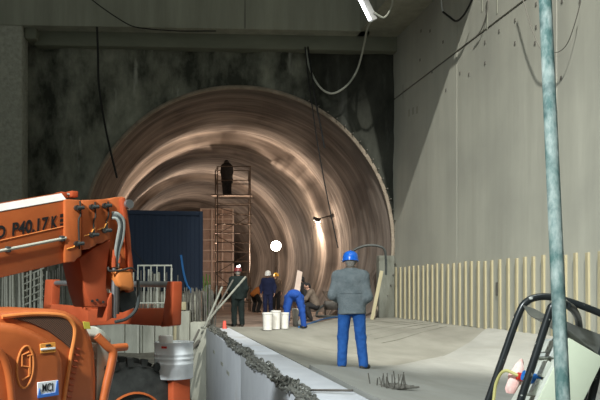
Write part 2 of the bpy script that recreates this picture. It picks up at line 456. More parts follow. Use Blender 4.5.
# tie holes, small streaks and a slot
th = MB()
for (x, y) in ((421, 31), (430, 31), (443, 42), (460, 73), (469, 74), (485, 42), (485, 63), (499, 31), (515, 20), (515, 43), (536, 4), (536, 27), (535, 43), (561, 78), (562, 1), (580, 1), (432, 72), (446, 90), (420, 60)):
    p = ONWALL(x, y, 0.004); th.box(p, (0.012, 0.07, 0.085))
o = th.build('tie_hole', 'joint_dark', wr); o['kind'] = 'stuff'
ds = MB()
for (x, y, h) in ((482, 5, 0.35), (497, 4, 0.5), (487, 20, 0.5), (403, 92, 0.5)):
    ds.box(ONWALL(x, y, 0.003), (0.008, 0.05, h))
o = ds.build('rust_streak', 'dull_concrete', wr); o['kind'] = 'stuff'
MB().box(ONWALL(497, 289, 0.01), (0.03, 0.10, 0.34)).build('wall_slot', 'joint_dark', wr)
# stencil-like smudges
for (x, y) in ((409, 113), (413, 111), (417, 110)):
    MB().box(ONWALL(x, y, 0.002), (0.006, 0.16, 0.24)).build('paint_smudge', 'dull_concrete', wr, bevel=0.001, seg=1)
# timber battens
bx = [45, 57, 69, 81, 93, 106, 119, 131, 144, 157, 171, 187, 203, 219, 235, 251, 270, 289, 307, 329, 352, 375, 398, 421, 448, 475, 508, 537, 570, 603]
by = [ONWALL(380 + v * 0.3667, 280).y for v in bx]
step = by[-2] - by[-1]
while by[-1] > 3: by.append(by[-1] - step)
zt, zb = 1.75 + 19 / 28.0, 0.63
proto = MB().box((0, 0, 0), (0.05, 0.10, zt - zb)).build('batten', 'wood', wr, bevel=0.004, seg=1)
for i, y in enumerate(by):
    dz = random.uniform(-0.025, 0.025); loc = (XW - 0.026, y, (zt + zb) / 2 + dz)
    if i == 0: proto.location = loc
    else: share(proto, 'batten', wr, loc, (random.uniform(-0.012, 0.012), 0, 0))
# boarding behind the battens
MB().bb((XW - 0.004, 2.5, 0.55), (XW + 0.004, YP - 0.2, zt - 0.04)).build('boarding', 'wall_concrete', wr)

# ------------------------------------------------------------------ tunnel face, vault
FD = (RV + FV * 0.051).normalized()
FN = Vector((FD.y, -FD.x, 0))            # towards the camera
C0 = W(239.5, 242, 27.0)
R0 = 5.56
vs = []; fs = []; uv = []
NT, NR = 150, 34
hl, hr = -13.0, (XW - C0.x) / FD.x + 0.3
zl, zh = -1.6, 11.2
for i in range(NT):
    a = 2 * PI * i / NT
    ca, sa = math.cos(a), math.sin(a)
    k = 1e9
    if ca > 1e-6: k = min(k, max(hr, 5.46 / ca * 0 + hr) / ca)
    if ca < -1e-6: k = min(k, hl / ca)
    if sa > 1e-6: k = min(k, (zh - C0.z) / sa)
    if sa < -1e-6: k = min(k, (zl - C0.z - 0.3) / sa)
    k = max(k, R0 + 0.03)
    for j in range(NR):
        t = j / (NR - 1); r = R0 + (k - R0) * t ** 1.15
        h, z = r * ca, r * sa
        P = C0 + FD * h + Vector((0, 0, z))
        q = Vector((P.x * 0.55, 7.1, P.z * 0.45))
        d = 0.20 * noise.fractal(q, 1.0, 2.1, 6) + 0.07 * noise.noise(Vector((P.x * 2.6, 3, P.z * 2.0)))
        if -7.4 < h < -6.55: d += -0.10
        d *= min(1, 0.15 + t * 6)
        vs.append(P + FN * d)
for i in range(NT):
    for j in range(NR - 1):
        a, b = i * NR + j, ((i + 1) % NT) * NR + j
        fs.append((a, a + 1, b + 1, b))
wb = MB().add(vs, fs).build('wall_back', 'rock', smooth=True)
tagp(wb, 'dark damp rock face around the tunnel mouth', kind='structure')
# old scaffold seams and lime runs on the face
for (x0, y0, x1, y1, wd, mm) in ((50, 52, 51, 170, 0.10, 'joint_dark'), (62, 52, 63, 165, 0.08, 'joint_dark')):
    MB().tube(smoothpath([W(x0 + random.uniform(-1, 1) + (x1 - x0) * t, y0 + (y1 - y0) * t, 26.86) for t in (0, .25, .5, .75, 1)], 4), wd / 2, 6).build('face_seam', mm, wb, smooth=True)

def rad(t):
    S = [(0, 5.53), (0.25, 5.38), (3.2, 4.98), (4.8, 5.05), (6.2, 5.25), (7.2, 5.46), (7.75, 4.92), (11.5, 4.92), (15.5, 5.08), (19.5, 5.40), (20.1, 4.88), (27, 4.86), (33.5, 5.2), (34.2, 4.75), (58, 5.0)]
    for (a, p), (b, q) in zip(S, S[1:]):
        if t <= b: return p + (q - p) * (t - a) / (b - a)
    return S[-1][1]
ts = [0.0]
while ts[-1] < 58: ts.append(ts[-1] + (0.14 if ts[-1] < 22 else 0.4))
NA = 144; vs = []; fs = []; uvs = []
for t in ts:
    for i in range(NA + 1):
        a = -PI / 2 + 2 * PI * i / NA
        n_ = noise.fractal(Vector((a * 1.6, t * 0.75, 1.3)), 1.0, 2.0, 4)
        n2 = noise.noise(Vector((a * 5.0, t * 2.6, 9.3)))
        n3 = noise.noise(Vector((a * 2.2, t * 1.7, 4.4)))
        r = rad(t) + 0.085 * n_ * min(1, 0.3 + t) + 0.03 * n2 + 0.045 * n3 * min(1, t)
        P = C0 + FD * (r * math.cos(a)) + Vector((0, t, r * math.sin(a)))
        vs.append(P); uvs.append((a * 5.3, t))
for i in range(len(ts) - 1):
    for j in range(NA):
        a = i * (NA + 1) + j
        fs.append((a, a + 1, a + NA + 2, a + NA + 1))
me = bpy.data.meshes.new('wall_tunnel'); me.from_pydata(vs, [], fs)
ul = me.uv_layers.new(name='UVMap')
for lp in me.loops: ul.data[lp.index].uv = uvs[lp.vertex_index]
me.shade_smooth(); me.materials.append(MATS['shotcrete'])
wt = bpy.data.objects.new('wall_tunnel', me); COL.objects.link(wt)
tagp(wt, 'rough brown sprayed concrete tunnel vault', kind='structure')
# end of the drive
ring = [C0 + FD * (5.2 * math.cos(2 * PI * k / 40)) + Vector((0, 57.5, 5.2 * math.sin(2 * PI * k / 40))) for k in range(40)]
MB().loft([ring, [p + Vector((0, 0.4, 0)) for p in ring]]).build('end_face', 'dull_concrete', wt)
# pale lip of the vault
lip = [C0 + FD * ((5.56 + 0.03 * noise.noise((math.cos(a) * 3, math.sin(a) * 3, 0))) * math.cos(a)) + FN * 0.06 + Vector((0, 0, 5.56 * math.sin(a))) for a in [2 * PI * k / 120 for k in range(121)]]
mat('lip', (0.20, 0.165, 0.125), (0.34, 0.28, 0.22), 0.9, 3.0, bump=0.6)
MB().tube(lip, 0.075, 6).build('vault_lip', 'lip', wt, smooth=True)
bd = MB()
for k in range(22):
    a = -0.35 + k * 0.07
    p = C0 + FD * (5.62 * math.cos(a)) + Vector((0, 0, 5.62 * math.sin(a)))
    bd.cyl(p, p + FN * 0.28 + FD * 0.05, 0.022, 5)
o = bd.build('anchor_bar', 'rebar', wb); o['kind'] = 'stuff'
# tunnel floor
vs = []; fs = []; nx, ny = 44, 90
for i in range(nx + 1):
    for j in range(ny + 1):
        t = -6.6 + 64.4 * (j / ny) ** 1.3
        h = -5.7 + 11.2 * i / nx
        P = C0 + FD * h + Vector((0, t, 0))
        z = 0.55 + 0.03 * noise.fractal((P.x * 0.9, P.y * 0.6, 2), 1, 2, 4) - 0.12 * min(1, max(0, (22.2 - P.y) / 1.2))
        vs.append((P.x, P.y, z))
for i in range(nx):
    for j in range(ny):
        k = i * (ny + 1) + j; fs.append((k, k + 1, k + ny + 2, k + ny + 1))
tf = MB().add(vs, fs).build('floor_tunnel', 'dirt_pink', smooth=True)
tagp(tf, 'muddy pinkish floor of the tunnel', kind='structure')

# concrete stub pier between vault and right wall
p0, p1 = W(386, 300, 26.2), W(397, 300, 26.2)
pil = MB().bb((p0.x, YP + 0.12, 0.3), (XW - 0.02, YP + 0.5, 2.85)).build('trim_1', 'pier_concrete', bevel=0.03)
tagp(pil, 'short concrete pier between vault and right wall', kind='structure')

# ------------------------------------------------------------------ lintel, slab and left pier
ZS = 10.68
def fbox(x0, x1, d0, d1, z0, z1, name, m, parent=None, bevel=0.03, dl=0.0):
    """block parallel to the tunnel face between two pixel columns (taken at depth d0)"""
    q = []
    O_ = W(243, HZ, d0)
    def hit(x):                # where the picture column meets the line through O_ along the face
        D_ = W(x, HZ, 1.0) - EYE
        return EYE + D_ * ((O_ - EYE).dot(FN) / D_.dot(FN))
    a, b = hit(x0), hit(x1)
    c = b - FN * (d1 - d0); e = a - FN * (d1 - d0)
    mb = MB().loft([[Vector((p.x, p.y, z0)) for p in (a, b, c, e)], [Vector((p.x, p.y, z1)) for p in (a, b, c, e)]])
    return mb.build(name, m, parent, bevel=bevel)
sl = fbox(-140, 371, 26.06, 29.0, ZS, 14.5, 'ceiling', 'dull_concrete')
tagp(sl, 'massive concrete roof slab above the tunnel face', kind='structure')
p = W(362, HZ, 26.06)
MB().bb((p.x, 18.0, ZS), (XW + 0.02, 26.4, ZS + 1.0)).build('slab_strip', 'dull_concrete', sl, bevel=0.03)
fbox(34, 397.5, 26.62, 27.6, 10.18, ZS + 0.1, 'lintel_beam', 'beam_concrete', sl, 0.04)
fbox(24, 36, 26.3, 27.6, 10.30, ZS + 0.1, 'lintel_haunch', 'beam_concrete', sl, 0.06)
vj = W(245, HZ, 26.06)
MB().box(Vector((vj.x, vj.y, 12.6)) + FN * 0.002, (0.03, 0.012, 3.8)).build('pour_joint', 'joint_dark', sl)
pr = fbox(-160, 22, 26.1, 26.8, -0.4, ZS + 0.05, 'wall_left', 'column_concrete', None, 0.06)
tagp(pr, 'rough concrete pier beside the rock face under the slab', kind='structure')

# ------------------------------------------------------------------ low pit wall with starter bars
DW = 20.2
pw = None
tops = [(-30, 22, 314), (22.5, 50, 312), (50.5, 96, 313), (96.5, 124.5, 316), (125, 139.5, 321), (140, 154.5, 318), (155, 173.5, 312), (174.5, 189.5, 311), (190, 207, 322)]
for (x0, x1, yt) in tops:
    z1 = 1.75 + DW * (HZ - yt) / F
    o = fbox(x0, x1, DW + random.uniform(-0.08, 0.08), DW + 0.7, -1.6, z1, 'wall_pit' if pw is None else 'wall_block', 'pit_concrete', pw, 0.03)
    if pw is None:
        pw = o; tagp(o, 'low pale concrete pit wall with upright starter bars', kind='structure')
barp = MB().cyl((0, 0, 0), (0, 0, 1), 0.028, 6).build('starter_bar', 'rebar_pale', pw)
bard = MB().cyl((0, 0, 0), (0, 0, 1), 0.016, 5).build('starter_bar', 'rebar', pw)
fb = True
spots = []
x = -6.0
while x < 132: 
    if not (46 < x < 84): spots.append((x + random.uniform(-.6, .6), 269 + random.uniform(-5, 4), 'p'))
    else: spots.append((x + random.uniform(-.6, .6), 268 + random.uniform(-4, 4), 'd'))
    x += 2.7
x = 132
while x < 178: spots.append((x, 272 + random.uniform(-4, 6), 'd' if random.random() < .6 else 'p')); x += 3.2
for k in range(13): spots.append((178.5 + k * 1.05, 288 + random.uniform(-3, 6), 'd'))
for k in range(26): spots.append((192 + k * 0.92, 288 + random.uniform(-4, 4), 'd'))
used = {'p': False, 'd': False}
for (x, yt, c) in spots:
    d = DW + random.uniform(0.12, 0.6)
    yb = 320; a = W(x, yb, d); a.z = 0.35
    top = W(x + random.uniform(-2.2, 2.2), yt, d + random.uniform(-0.15, 0.15))
    src = barp if c == 'p' else bard
    if used[c]: o = share(src, 'starter_bar', pw)
    else: o = src; used[c] = True
    v = top - a
    o.location = a; o.scale = (1, 1, v.length); o.rotation_euler = v.to_track_quat('Z', 'Y').to_euler()
# ties across the tall bars
for (x0, x1, ys_) in ((22, 44, (272, 279, 286, 293, 300)),):
    for y in ys_:
        MB().tube([W(x0, y + 6, DW + 0.3), W(x1, y - 4, DW + 0.3)], 0.018, 5).build('tie_bar', 'rebar_pale', pw)
# ------------------------------------------------------------------ telehandler
mf = (RV * 0.722 + FV * 0.692).normalized()       # machine forward
mr = Vector((mf.y, -mf.x, 0))                     # machine right, towards the camera
MO = W(0, HZ, 5.0); MO.z = 0.0
th_ = empty('telehandler', MO, math.atan2(mf.y, mf.x), 'orange telescopic handler with its boom reaching towards the blue container', 'telehandler')
def MP(x, y, v):
    D = W(x, y, 1.0) - EYE
    t = ((MO - EYE).dot(mr) + v) / D.dot(mr)
    P = EYE + D * t
    return (P - MO).dot(mf), P.z
def ML(x, y, v):
    u, z = MP(x, y, v); return Vector((u, -v, z))
def plate(px, v0, v1, name, m, parent=None, bevel=0.012, seg=2):
    """outline in picture points on the plane v1 (outer side), extruded inwards to v0"""
    pts = [MP(x, y, v1) for x, y in px]
    return MB().loft([[Vector((u, -v1, z)) for u, z in pts], [Vector((u, -v0, z)) for u, z in pts]]).build(name, m, parent or th_, bevel=bevel, seg=seg)

# boom: outer section with chamfered corners
def boom_ring(xp, yt, yb, wdt=0.36, ch=0.075, grow=0.0):
    u0, z0 = MP(xp, yb, 0.0); u1, z1 = MP(xp, yt, 0.0)
    g = grow
    return [Vector((u0, g, z0)), Vector((u1, g, z1)), Vector((u1, -ch, z1 + ch * 0.62 + 0.004)), Vector((u1, -(wdt - ch), z1 + ch * 0.62 + 0.004)), Vector((u1, -wdt - g, z1)), Vector((u0, -wdt - g, z0))]
def flip(r): return [Vector((p.x, -p.y, p.z)) for p in r]
def yb_(x): return 278 - 0.237 * x
def yt_(x): return 212 - 0.178 * x
BW = 0.36
R1 = [Vector((p.x, -p.y, p.z)) for p in boom_ring(-70, yt_(-70), yb_(-70))]
R2 = [Vector((p.x, -p.y, p.z)) for p in boom_ring(66, yt_(66), yb_(66))]
R1 = [a + (a - b) * 1.25 for a, b in zip(R1, R2)]       # carry the boom on to its pivot
bo = MB().loft([R1, R2]).build('boom', 'orange', th_, bevel=0.006)
# pale strip on the upper chamfer, caught light put into its colour
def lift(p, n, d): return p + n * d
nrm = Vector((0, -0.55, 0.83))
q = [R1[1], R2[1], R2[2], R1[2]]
MB().loft([[p + nrm * 0.001 for p in q], [p + nrm * 0.007 for p in q]]).build('lit_top', 'boom_lit_top', bo)
MB().loft([[p + Vector((0, 0, 0.001)) for p in (R1[2], R2[2], R2[3], R1[3])], [p + Vector((0, 0, 0.012)) for p in (R1[2], R2[2], R2[3], R1[3])]]).build('top_plate', 'orange', bo)
# weld seam and the hydraulic pipe along the side
MB().tube([ML(-60, 254.1, 0.003), ML(66, 225.9, 0.003)], 0.004, 6).build('weld_seam', 'orange_plain', bo)
MB().tube([ML(-60, 262.5, 0.03), ML(0, 251, 0.03), ML(66, 238, 0.03)], 0.011, 8).build('hydraulic_pipe', 'cover_grey', bo, smooth=True)
for x in (8, 62):
    MB().box(ML(x, 251 - x * 0.2, 0.02), (0.03, 0.04, 0.04)).build('pipe_clamp', 'rubber', bo, bevel=0.005)
# lettering
a = ML(12.0, 235.6, 0.0); b = ML(56, 227.3, 0.0)
ex = (b - a).normalized(); ez = (ML(12.5, 223, 0) - a).normalized(); ey = Vector((0, -1, 0))
def side_m(p, ex, up, off=0.003):
    up = (up - ex * up.dot(ex) * 0.0).normalized()
    n = Vector((0, -1, 0))
    M = Matrix((( ex.x, up.x, n.x, p.x), (ex.y, up.y, n.y, p.y - off), (ex.z, up.z, n.z, p.z), (0, 0, 0, 1)))
    return M
hh = (ML(12.0, 222.4, 0) - a).length
text_mesh('P40.17', hh * 1.37, 'boom_lettering', 'black_print', side_m(a, ex, ez), bo, bold=0.0026, depth=0.002, fit=(ML(48, 229, 0) - ML(12, 235.6, 0)).length)
a2 = ML(51, 228.3, 0.0)
text_mesh('K', hh * 1.34, 'boom_lettering', 'black_print', side_m(a2, ex, ez), bo, bold=0.0026, depth=0.002, fit=(ML(56.7, 227, 0) - ML(51, 228, 0)).length)
a3 = ML(-5.5, 239.0, 0.0)
text_mesh('O', hh * 1.30, 'boom_lettering', 'black_print', side_m(a3, ex, ez), bo, bold=0.0035, depth=0.002, fit=(ML(5, 237, 0) - ML(-5.5, 239, 0)).length)
for k, (y0, y1) in enumerate(((214.2, 217.4), (219.2, 222.0), (223.8, 225.6))):
    pts = [ML(60, y0, 0.0), ML(65, y0 - 1, 0.0), ML(65, y1 - 1, 0.0), ML(60, y1, 0.0)]
    MB().loft([[p + Vector((0, -0.001, 0)) for p in pts], [p + Vector((0, -0.004, 0)) for p in pts]]).build('boom_stripe', 'black_print', bo)
# telescoping sections behind one another with collar plates
secs = [(65, 82, 199, 200, 263, 256, 0.028), (82, 97, 200, 199.5, 250, 245, -0.005), (95, 110, 199.5, 199, 244, 239, -0.035)]
for (xa, xb, ya, yb2, yc, yd, v) in secs:
    o = plate([(xa, ya), (xb, yb2), (xb, yd), (xb - 4, yd + 2), (xb - 7, yc - 1), (xa, yc)], v - 0.40, v, 'boom_section', 'orange', bevel=0.012)
    for fy in (0.14, 0.70):
        c = ML(xb - 6, ya + (yc - ya) * fy, v)
        MB().cyl(c + Vector((0, 0.02, 0)), c + Vector((0, -0.025, 0)), 0.020, 8).build('guide_bolt', 'steel_dark', o, smooth=True)
        MB().cyl(c + Vector((0, -0.02, 0)), c + Vector((0.05, -0.02, 0.004)), 0.013, 8).build('guide_bolt', 'rubber', o, smooth=True)
    # bent edge strip of the collar and the dark gap beside it
    MB().tube(smoothpath([ML(xb - 2, ya + 2, v + .004), ML(xb - 1.5, ya + 16, v + .004), ML(xb - 3.5, ya + 22, v + .004), ML(xb - 2.5, yc - 14, v + .004)], 4), 0.006, 6).build('collar_edge', 'steel_dark', o, smooth=True)
    MB().tube([ML(xa + 2, yc - 14, v + .004), ML(xa + 9, yc - 16, v + .004), ML(xa + 11, yc - 20, v + .004), ML(xb - 2, yc - 22, v + .004)], 0.005, 6).build('collar_seam', 'sticker_orange', o)
# items on top of the boom
for (x, y, wd, m) in ((61, 195.5, 0.05, 'orange_red'), (72, 194.5, 0.05, 'orange_red')):
    MB().box(ML(x, y, -0.18), (wd, 0.10, 0.045)).build('top_bracket', m, th_, bevel=0.006)
MB().tube([ML(45, 197, -0.14), ML(58, 196, -0.16), ML(67, 194.5, -0.18), ML(76, 195.5, -0.16)], 0.012, 6).build('top_hose', 'hose_grey', th_, smooth=True)
# boom head
hd = plate([(108, 200), (116, 197), (124.5, 196.5), (127, 203), (131, 235), (134.5, 291), (129, 293), (123, 268), (112, 268), (108, 240)], -0.36, -0.07, 'boom_head', 'orange', bevel=0.012)
plate([(121.5, 198), (125.5, 197), (134, 268), (129.5, 271)], -0.12, -0.03, 'head_flange', 'orange_red', hd, bevel=0.01)
c = ML(126.5, 204.5, -0.05)
MB().cyl(c + Vector((0, 0.06, 0)), c + Vector((0, -0.05, 0)), 0.035, 12).build('head_pin', 'steel_grey', hd, smooth=True)
plate([(79, 258), (97, 246), (111, 239), (109.5, 252), (107.5, 266), (106.5, 285), (110, 307), (91, 307.5), (86, 292), (81.5, 272)], -0.34, -0.06, 'gooseneck', 'orange_red', bevel=0.012)
for (x, y) in ((97, 300), (103, 302), (92, 301)):
    c = ML(x, y, -0.055); MB().cyl(c, c + Vector((0, -0.008, 0)), 0.01, 8).build('rivet', 'steel_dark', th_)
plate([(117, 270), (123, 268.5), (133, 271), (135.5, 286), (132, 291), (120, 287), (117, 279)], -0.30, 0.0, 'head_knuckle', 'orange_plain', bevel=0.03, seg=3)
# hoses curling down the head
for k, dx in enumerate((0, 2.6, 4.8)):
    MB().tube(smoothpath([ML(112, 213 + dx, -0.05), ML(118 - dx * .2, 214 + dx, -0.02), ML(123.5 - dx * .8, 221 + dx, -0.01), ML(122.5 - dx, 238, -0.01), ML(118.5 - dx * .6, 252, -0.02), ML(117.5 - dx * .5, 268, -0.04)], 6), 0.013, 8).build('hydraulic_hose', 'hose_grey' if k != 1 else 'rubber', th_, smooth=True)
for (x, y) in ((114.5, 254), (119, 258), (114, 262)):
    MB().cyl(ML(x, y - 4, -0.03), ML(x, y + 5, -0.03), 0.017, 8).build('hose_fitting', 'orange_red', th_, smooth=True)
MB().tube(smoothpath([ML(108, 267, -0.02), ML(110, 271, -0.01), ML(122, 270, 0.0), ML(131, 268, 0.0), ML(135, 271, -0.01)], 5), 0.008, 6).build('guard_rod', 'steel_dark', th_, smooth=True)
# tilt cylinder and linkage under the head
MB().cyl(ML(114.5, 268, -0.08), ML(113.5, 318, -0.08), 0.022, 10).build('tilt_cylinder', 'steel_grey', th_, smooth=True)
MB().cyl(ML(117.8, 266, -0.06), ML(117, 314, -0.06), 0.018, 10).build('tilt_cylinder', 'steel_dark', th_, smooth=True)
plate([(108, 300), (112.5, 292), (112.5, 318), (106, 322)], -0.2, -0.05, 'link_arm', 'orange_red', bevel=0.01)
MB().tube(smoothpath([ML(115, 322, -0.05), ML(126, 319, -0.04), ML(135, 311, -0.04), ML(138.5, 300, -0.04), ML(138, 280, -0.06)], 6), 0.013, 8).build('loop_hose', 'rubber', th_, smooth=True)
plate([(120, 293), (135, 288), (138, 300), (134, 308), (122, 313), (118.5, 304)], -0.20, -0.12, 'lamp_glass', 'rubber', bevel=0.012)
# fork carriage hanging from the head
cc = MO + mf * 1.52 + Vector((0, 0, 0))
def CP(v, z, du=0.0): return Vector((1.50 + du, -v, z))
def carr(x, y):            # picture point on the carriage plane (across the machine)
    D = W(x, y, 1.0) - EYE; t = ((MO - EYE).dot(mf) + 1.50) / D.dot(mf); P = EYE + D * t
    return (P - MO).dot(mr), P.z
def cplate(px, name, m, parent=None, th=0.06, bevel=0.01, du=0.0):
    pts = [carr(x, y) for x, y in px]
    return MB().loft([[CP(v, z, du) for v, z in pts], [CP(v, z, du + th) for v, z in pts]]).build(name, m, parent or th_, bevel=bevel)
fc = cplate([(43, 309), (43.5, 303.5), (88, 307), (88, 326), (43, 325)], 'fork_carriage', 'orange_red')
cplate([(43, 311), (45, 279.5), (52.5, 279.5), (51.5, 306), (50, 311)], 'carriage_post', 'orange_red', fc, 0.09)
cplate([(163, 312), (166, 286), (167, 281.5), (173.5, 281.5), (172.5, 325.5), (160, 327)], 'carriage_post', 'orange_red', fc, 0.09)
cplate([(88, 309), (163, 308), (166, 326.5), (120, 324), (88, 326)], 'carriage_plate', 'orange_red', fc, 0.06)
va, za = carr(49, 283); vb, zb2 = carr(169, 284.5)
MB().cyl(CP(va, za, 0.04), CP(vb, zb2, 0.04), 0.026, 12).build('fork_shaft', 'steel_grey', fc, smooth=True)
cplate([(84, 298), (90, 296), (91, 312), (85, 311)], 'carriage_bracket', 'orange_red', fc, 0.12)
MB().tube(smoothpath([CP(*carr(80, 291), -0.03), CP(*carr(82, 296), -0.05), CP(*carr(84, 305), -0.04)], 4), 0.016, 6).build('grease_hose', 'cover_grey', fc, smooth=True)
MB().cyl(CP(*carr(79, 262), -0.02), CP(*carr(80, 290), -0.02), 0.010, 6).build('carriage_cable', 'cable_black', fc)

# engine cover
hs = plate([(-70, 314), (0, 311.5), (30, 309.5), (55, 309), (68, 311), (78, 316), (87, 324), (93, 336), (97, 352), (98.5, 380), (98, 440), (-70, 440)], 0.30, 0.98, 'engine_cover', 'orange', bevel=0.05, seg=4)
plate([(-70, 325), (0, 322), (18, 324), (36, 331), (50, 339), (60, 348), (65.5, 360), (65.5, 380), (63, 440), (-70, 440)], 0.90, 1.06, 'side_panel', 'orange', hs, bevel=0.055, seg=4)
plate([(4, 317.5), (30, 315), (56, 315.5), (67, 319), (72.5, 326), (73, 335), (70.5, 349), (62, 341), (48, 331), (30, 323), (14, 319)], 0.95, 0.987, 'mesh_grille', 'mesh_grille', hs, bevel=0.004, seg=1)
MB().tube(smoothpath([ML(2, 317, .985), ML(30, 314.3, .985), ML(57, 314.8, .985), ML(68, 318.3, .985), ML(74, 326, .985), ML(74.5, 336, .985), ML(71, 355, .985), ML(66, 385, .985), ML(61, 420, .985)], 5), 0.012, 8).build('cover_rib', 'orange_plain', hs, smooth=True)
for k in range(9):
    t = k / 8; p = ML(78 - 8.5 * t, 349 + 48 * t, 0.984)
    MB().box(p, (0.03, 0.012, 0.012), Matrix.Rotation(0.3, 3, 'Y')).build('louvre_slot', 'orange_red', hs, bevel=0.003, seg=1)
def patch(px, v, name, m, parent, th=0.006):
    return plate(px, v, v + th, name, m, parent, bevel=0.0015, seg=1)
patch([(83, 321.5), (89.5, 322), (91, 329), (84.5, 329)], 0.978, 'yellow_label', 'sticker_yellow', hs)
# embossed oval badge
ov = []
for k in range(29):
    a = 2 * PI * k / 28
    x = 25 + 8.2 * math.cos(a) + 1.5 * math.sin(a); y = 367 - 21 * math.sin(a)
    ov.append(ML(x, y, 1.060))
MB().tube(ov, 0.007, 6).build('oval_badge', 'orange_plain', hs, smooth=True)
for pl in ([(29, 352), (22, 355), (22, 366), (29, 367), (29, 376), (22, 380)], [(27, 356), (32, 355)], [(30, 355), (30, 374)]):
    MB().tube([ML(x, y, 1.061) for x, y in pl], 0.006, 6).build('badge_mark', 'orange_plain', hs)
so = patch([(40, 344), (55.5, 342), (56, 352), (40.5, 353.5)], 1.060, 'warning_label', 'sticker_orange', hs)
patch([(41, 348.5), (55.6, 347), (55.7, 349), (41, 350.5)], 1.065, 'label_band', 'sticker_white', so)
patch([(46, 344.6), (51, 344), (51, 346.2), (46, 346.8)], 1.065, 'label_mark', 'steel_dark', so)
ms = patch([(37.5, 382.5), (58.5, 380), (59, 395), (37.8, 398.5)], 1.060, 'maker_label', 'sticker_white', hs)
patch([(37.8, 395.2), (58.9, 391.8), (59, 395), (37.8, 398.5)], 1.0655, 'label_band', 'sticker_blue', ms)
patch([(57, 381), (58.5, 380.5), (58.9, 392), (55.6, 392.5)], 1.0655, 'label_band', 'sticker_blue', ms)
patch([(38.3, 395), (39.8, 388), (41.5, 394.6)], 1.0655, 'label_mark', 'sticker_blue', ms)
pa = ML(42.3, 391.8, 1.067); pb = ML(55, 390.2, 1.067)
ex2 = (pb - pa).normalized(); ez2 = Vector((0, 0, 1))
text_mesh('MCI', 0.062, 'label_lettering', 'black_print', side_m(pa, ex2, ez2, 0.001), ms, bold=0.0003, depth=0.001, fit=(ML(53.8, 390.2, 1.067) - ML(43.5, 392, 1.067)).length)
# grey corner panel, cab corner and fender arm
plate([(96.5, 326), (104, 330), (113, 340), (110, 347), (100, 343)], 0.55, 0.93, 'corner_cap', 'cover_grey', bevel=0.02, seg=3)
plate([(97.5, 343), (111, 347), (107, 372), (100, 408), (96, 408)], 0.6, 0.94, 'corner_panel', 'cover_grey', bevel=0.006)
MB().cyl(ML(106, 366, 0.942), ML(105.4, 369.5, 0.942), 0.008, 6).build('panel_latch', 'steel_dark', th_)
fa = MB().tube(smoothpath([ML(97, 336, 0.955), ML(107, 346, 0.965), ML(113, 352, 0.97), ML(111, 366, 0.97), ML(105, 392, 0.97), ML(98, 430, 0.97)], 6), 0.026, 10).build('fender_arm', 'orange', th_, smooth=True)
MB().tube([ML(110, 348.5, 0.965), ML(118, 347.5, 0.96), ML(126, 346.8, 0.95)], 0.024, 10).build('fender_peg', 'orange', fa, smooth=True)
# rear arch with dark wheel well
MB().tube(smoothpath([ML(-14, 346, 1.08), ML(-4, 349, 1.08), ML(3, 357, 1.08), ML(8, 372, 1.08), ML(11, 392, 1.08), ML(13, 420, 1.08)], 5), 0.020, 10).build('wheel_arch', 'orange', th_, smooth=True)

# wheels
def make_wheel(c, r, wd, name='wheel'):
    w_ = MB().lathe([(r * 0.40, -wd / 2), (r * 0.80, -wd / 2 - 0.01), (r * 0.93, -wd * 0.46), (r * 0.96, -wd * 0.3), (r * 0.965, wd * 0.3), (r * 0.93, wd * 0.46), (r * 0.8, wd / 2 + 0.01), (r * 0.40, wd / 2)], 48, 'Y', c).build(name, 'tyre', th_, smooth=True)
    lug = MB()
    for k in range(26):
        a = 2 * PI * k / 26
        for s_ in (-1, 1):
            a0 = a + (PI / 26 if s_ > 0 else 0)
            pts = []
            for (y, da) in ((0.0, 0.0), (wd * 0.5, 0.16)):
                for rr in (r * 0.92, r * 1.04):
                    for e in (-0.05, 0.05):
                        aa = a0 + da + e
                        pts.append(Vector(c) + Vector((rr * math.cos(aa), s_ * y, rr * math.sin(aa))))
            lug.add(pts, [(0, 1, 3, 2), (4, 6, 7, 5), (0, 4, 5, 1), (2, 3, 7, 6), (0, 2, 6, 4), (1, 5, 7, 3)])
    lug.build('tread', 'tyre', w_)
    MB().lathe([(r * 0.02, -wd * 0.20), (r * 0.28, -wd * 0.22), (r * 0.44, -wd * 0.36), (r * 0.56, -wd * 0.54), (r * 0.53, -wd * 0.56), (r * 0.42, wd * 0.4), (r * 0.02, wd * 0.4)], 40, 'Y', c).build('rim', 'orange', w_, smooth=True)
    for k in range(8):
        a = 2 * PI * k / 8
        p = Vector(c) + Vector((r * 0.24 * math.cos(a), -wd * 0.24, r * 0.24 * math.sin(a)))
        MB().cyl(p, p + Vector((0, -0.02, 0)), 0.014, 6).build('wheel_nut', 'steel_dark', w_)
    return w_
u, z = MP(133, 423, -0.42)
make_wheel((u, 0.60, 0.56), 0.57, 0.36)
make_wheel((u, 1.90, 0.56), 0.57, 0.36)
make_wheel((u - 3.4, -0.35, 0.56), 0.57, 0.36)
make_wheel((u - 3.4, 1.90, 0.56), 0.57, 0.36)
MB().cyl((u, 0.70, 0.56), (u, 1.85, 0.56), 0.11, 10).build('axle', 'steel_dark', th_, smooth=True)
MB().cyl((u - 3.4, -0.25, 0.56), (u - 3.4, 1.85, 0.56), 0.11, 10).build('axle', 'steel_dark', th_, smooth=True)
MB().bb((-2.6, 0.85, 0.45), (u + 0.35, 1.5, 0.80)).build('chassis', 'orange_red', th_, bevel=0.03)
MB().bb((-2.9, 0.02, 0.8), (-1.75, 0.40, 1.35)).build('boom_pivot', 'orange_red', th_, bevel=0.05)
cb = MB().bb((-1.9, 0.75, 0.8), (-0.3, 1.65, 1.35)).build('cab', 'orange', th_, bevel=0.08)
for (x, y) in ((-1.85, 0.8), (-0.35, 0.8), (-1.85, 1.6), (-0.35, 1.6)):
    MB().cyl((x, y, 1.3), (x, y, 2.15), 0.035, 8).build('cab_post', 'rubber', cb)
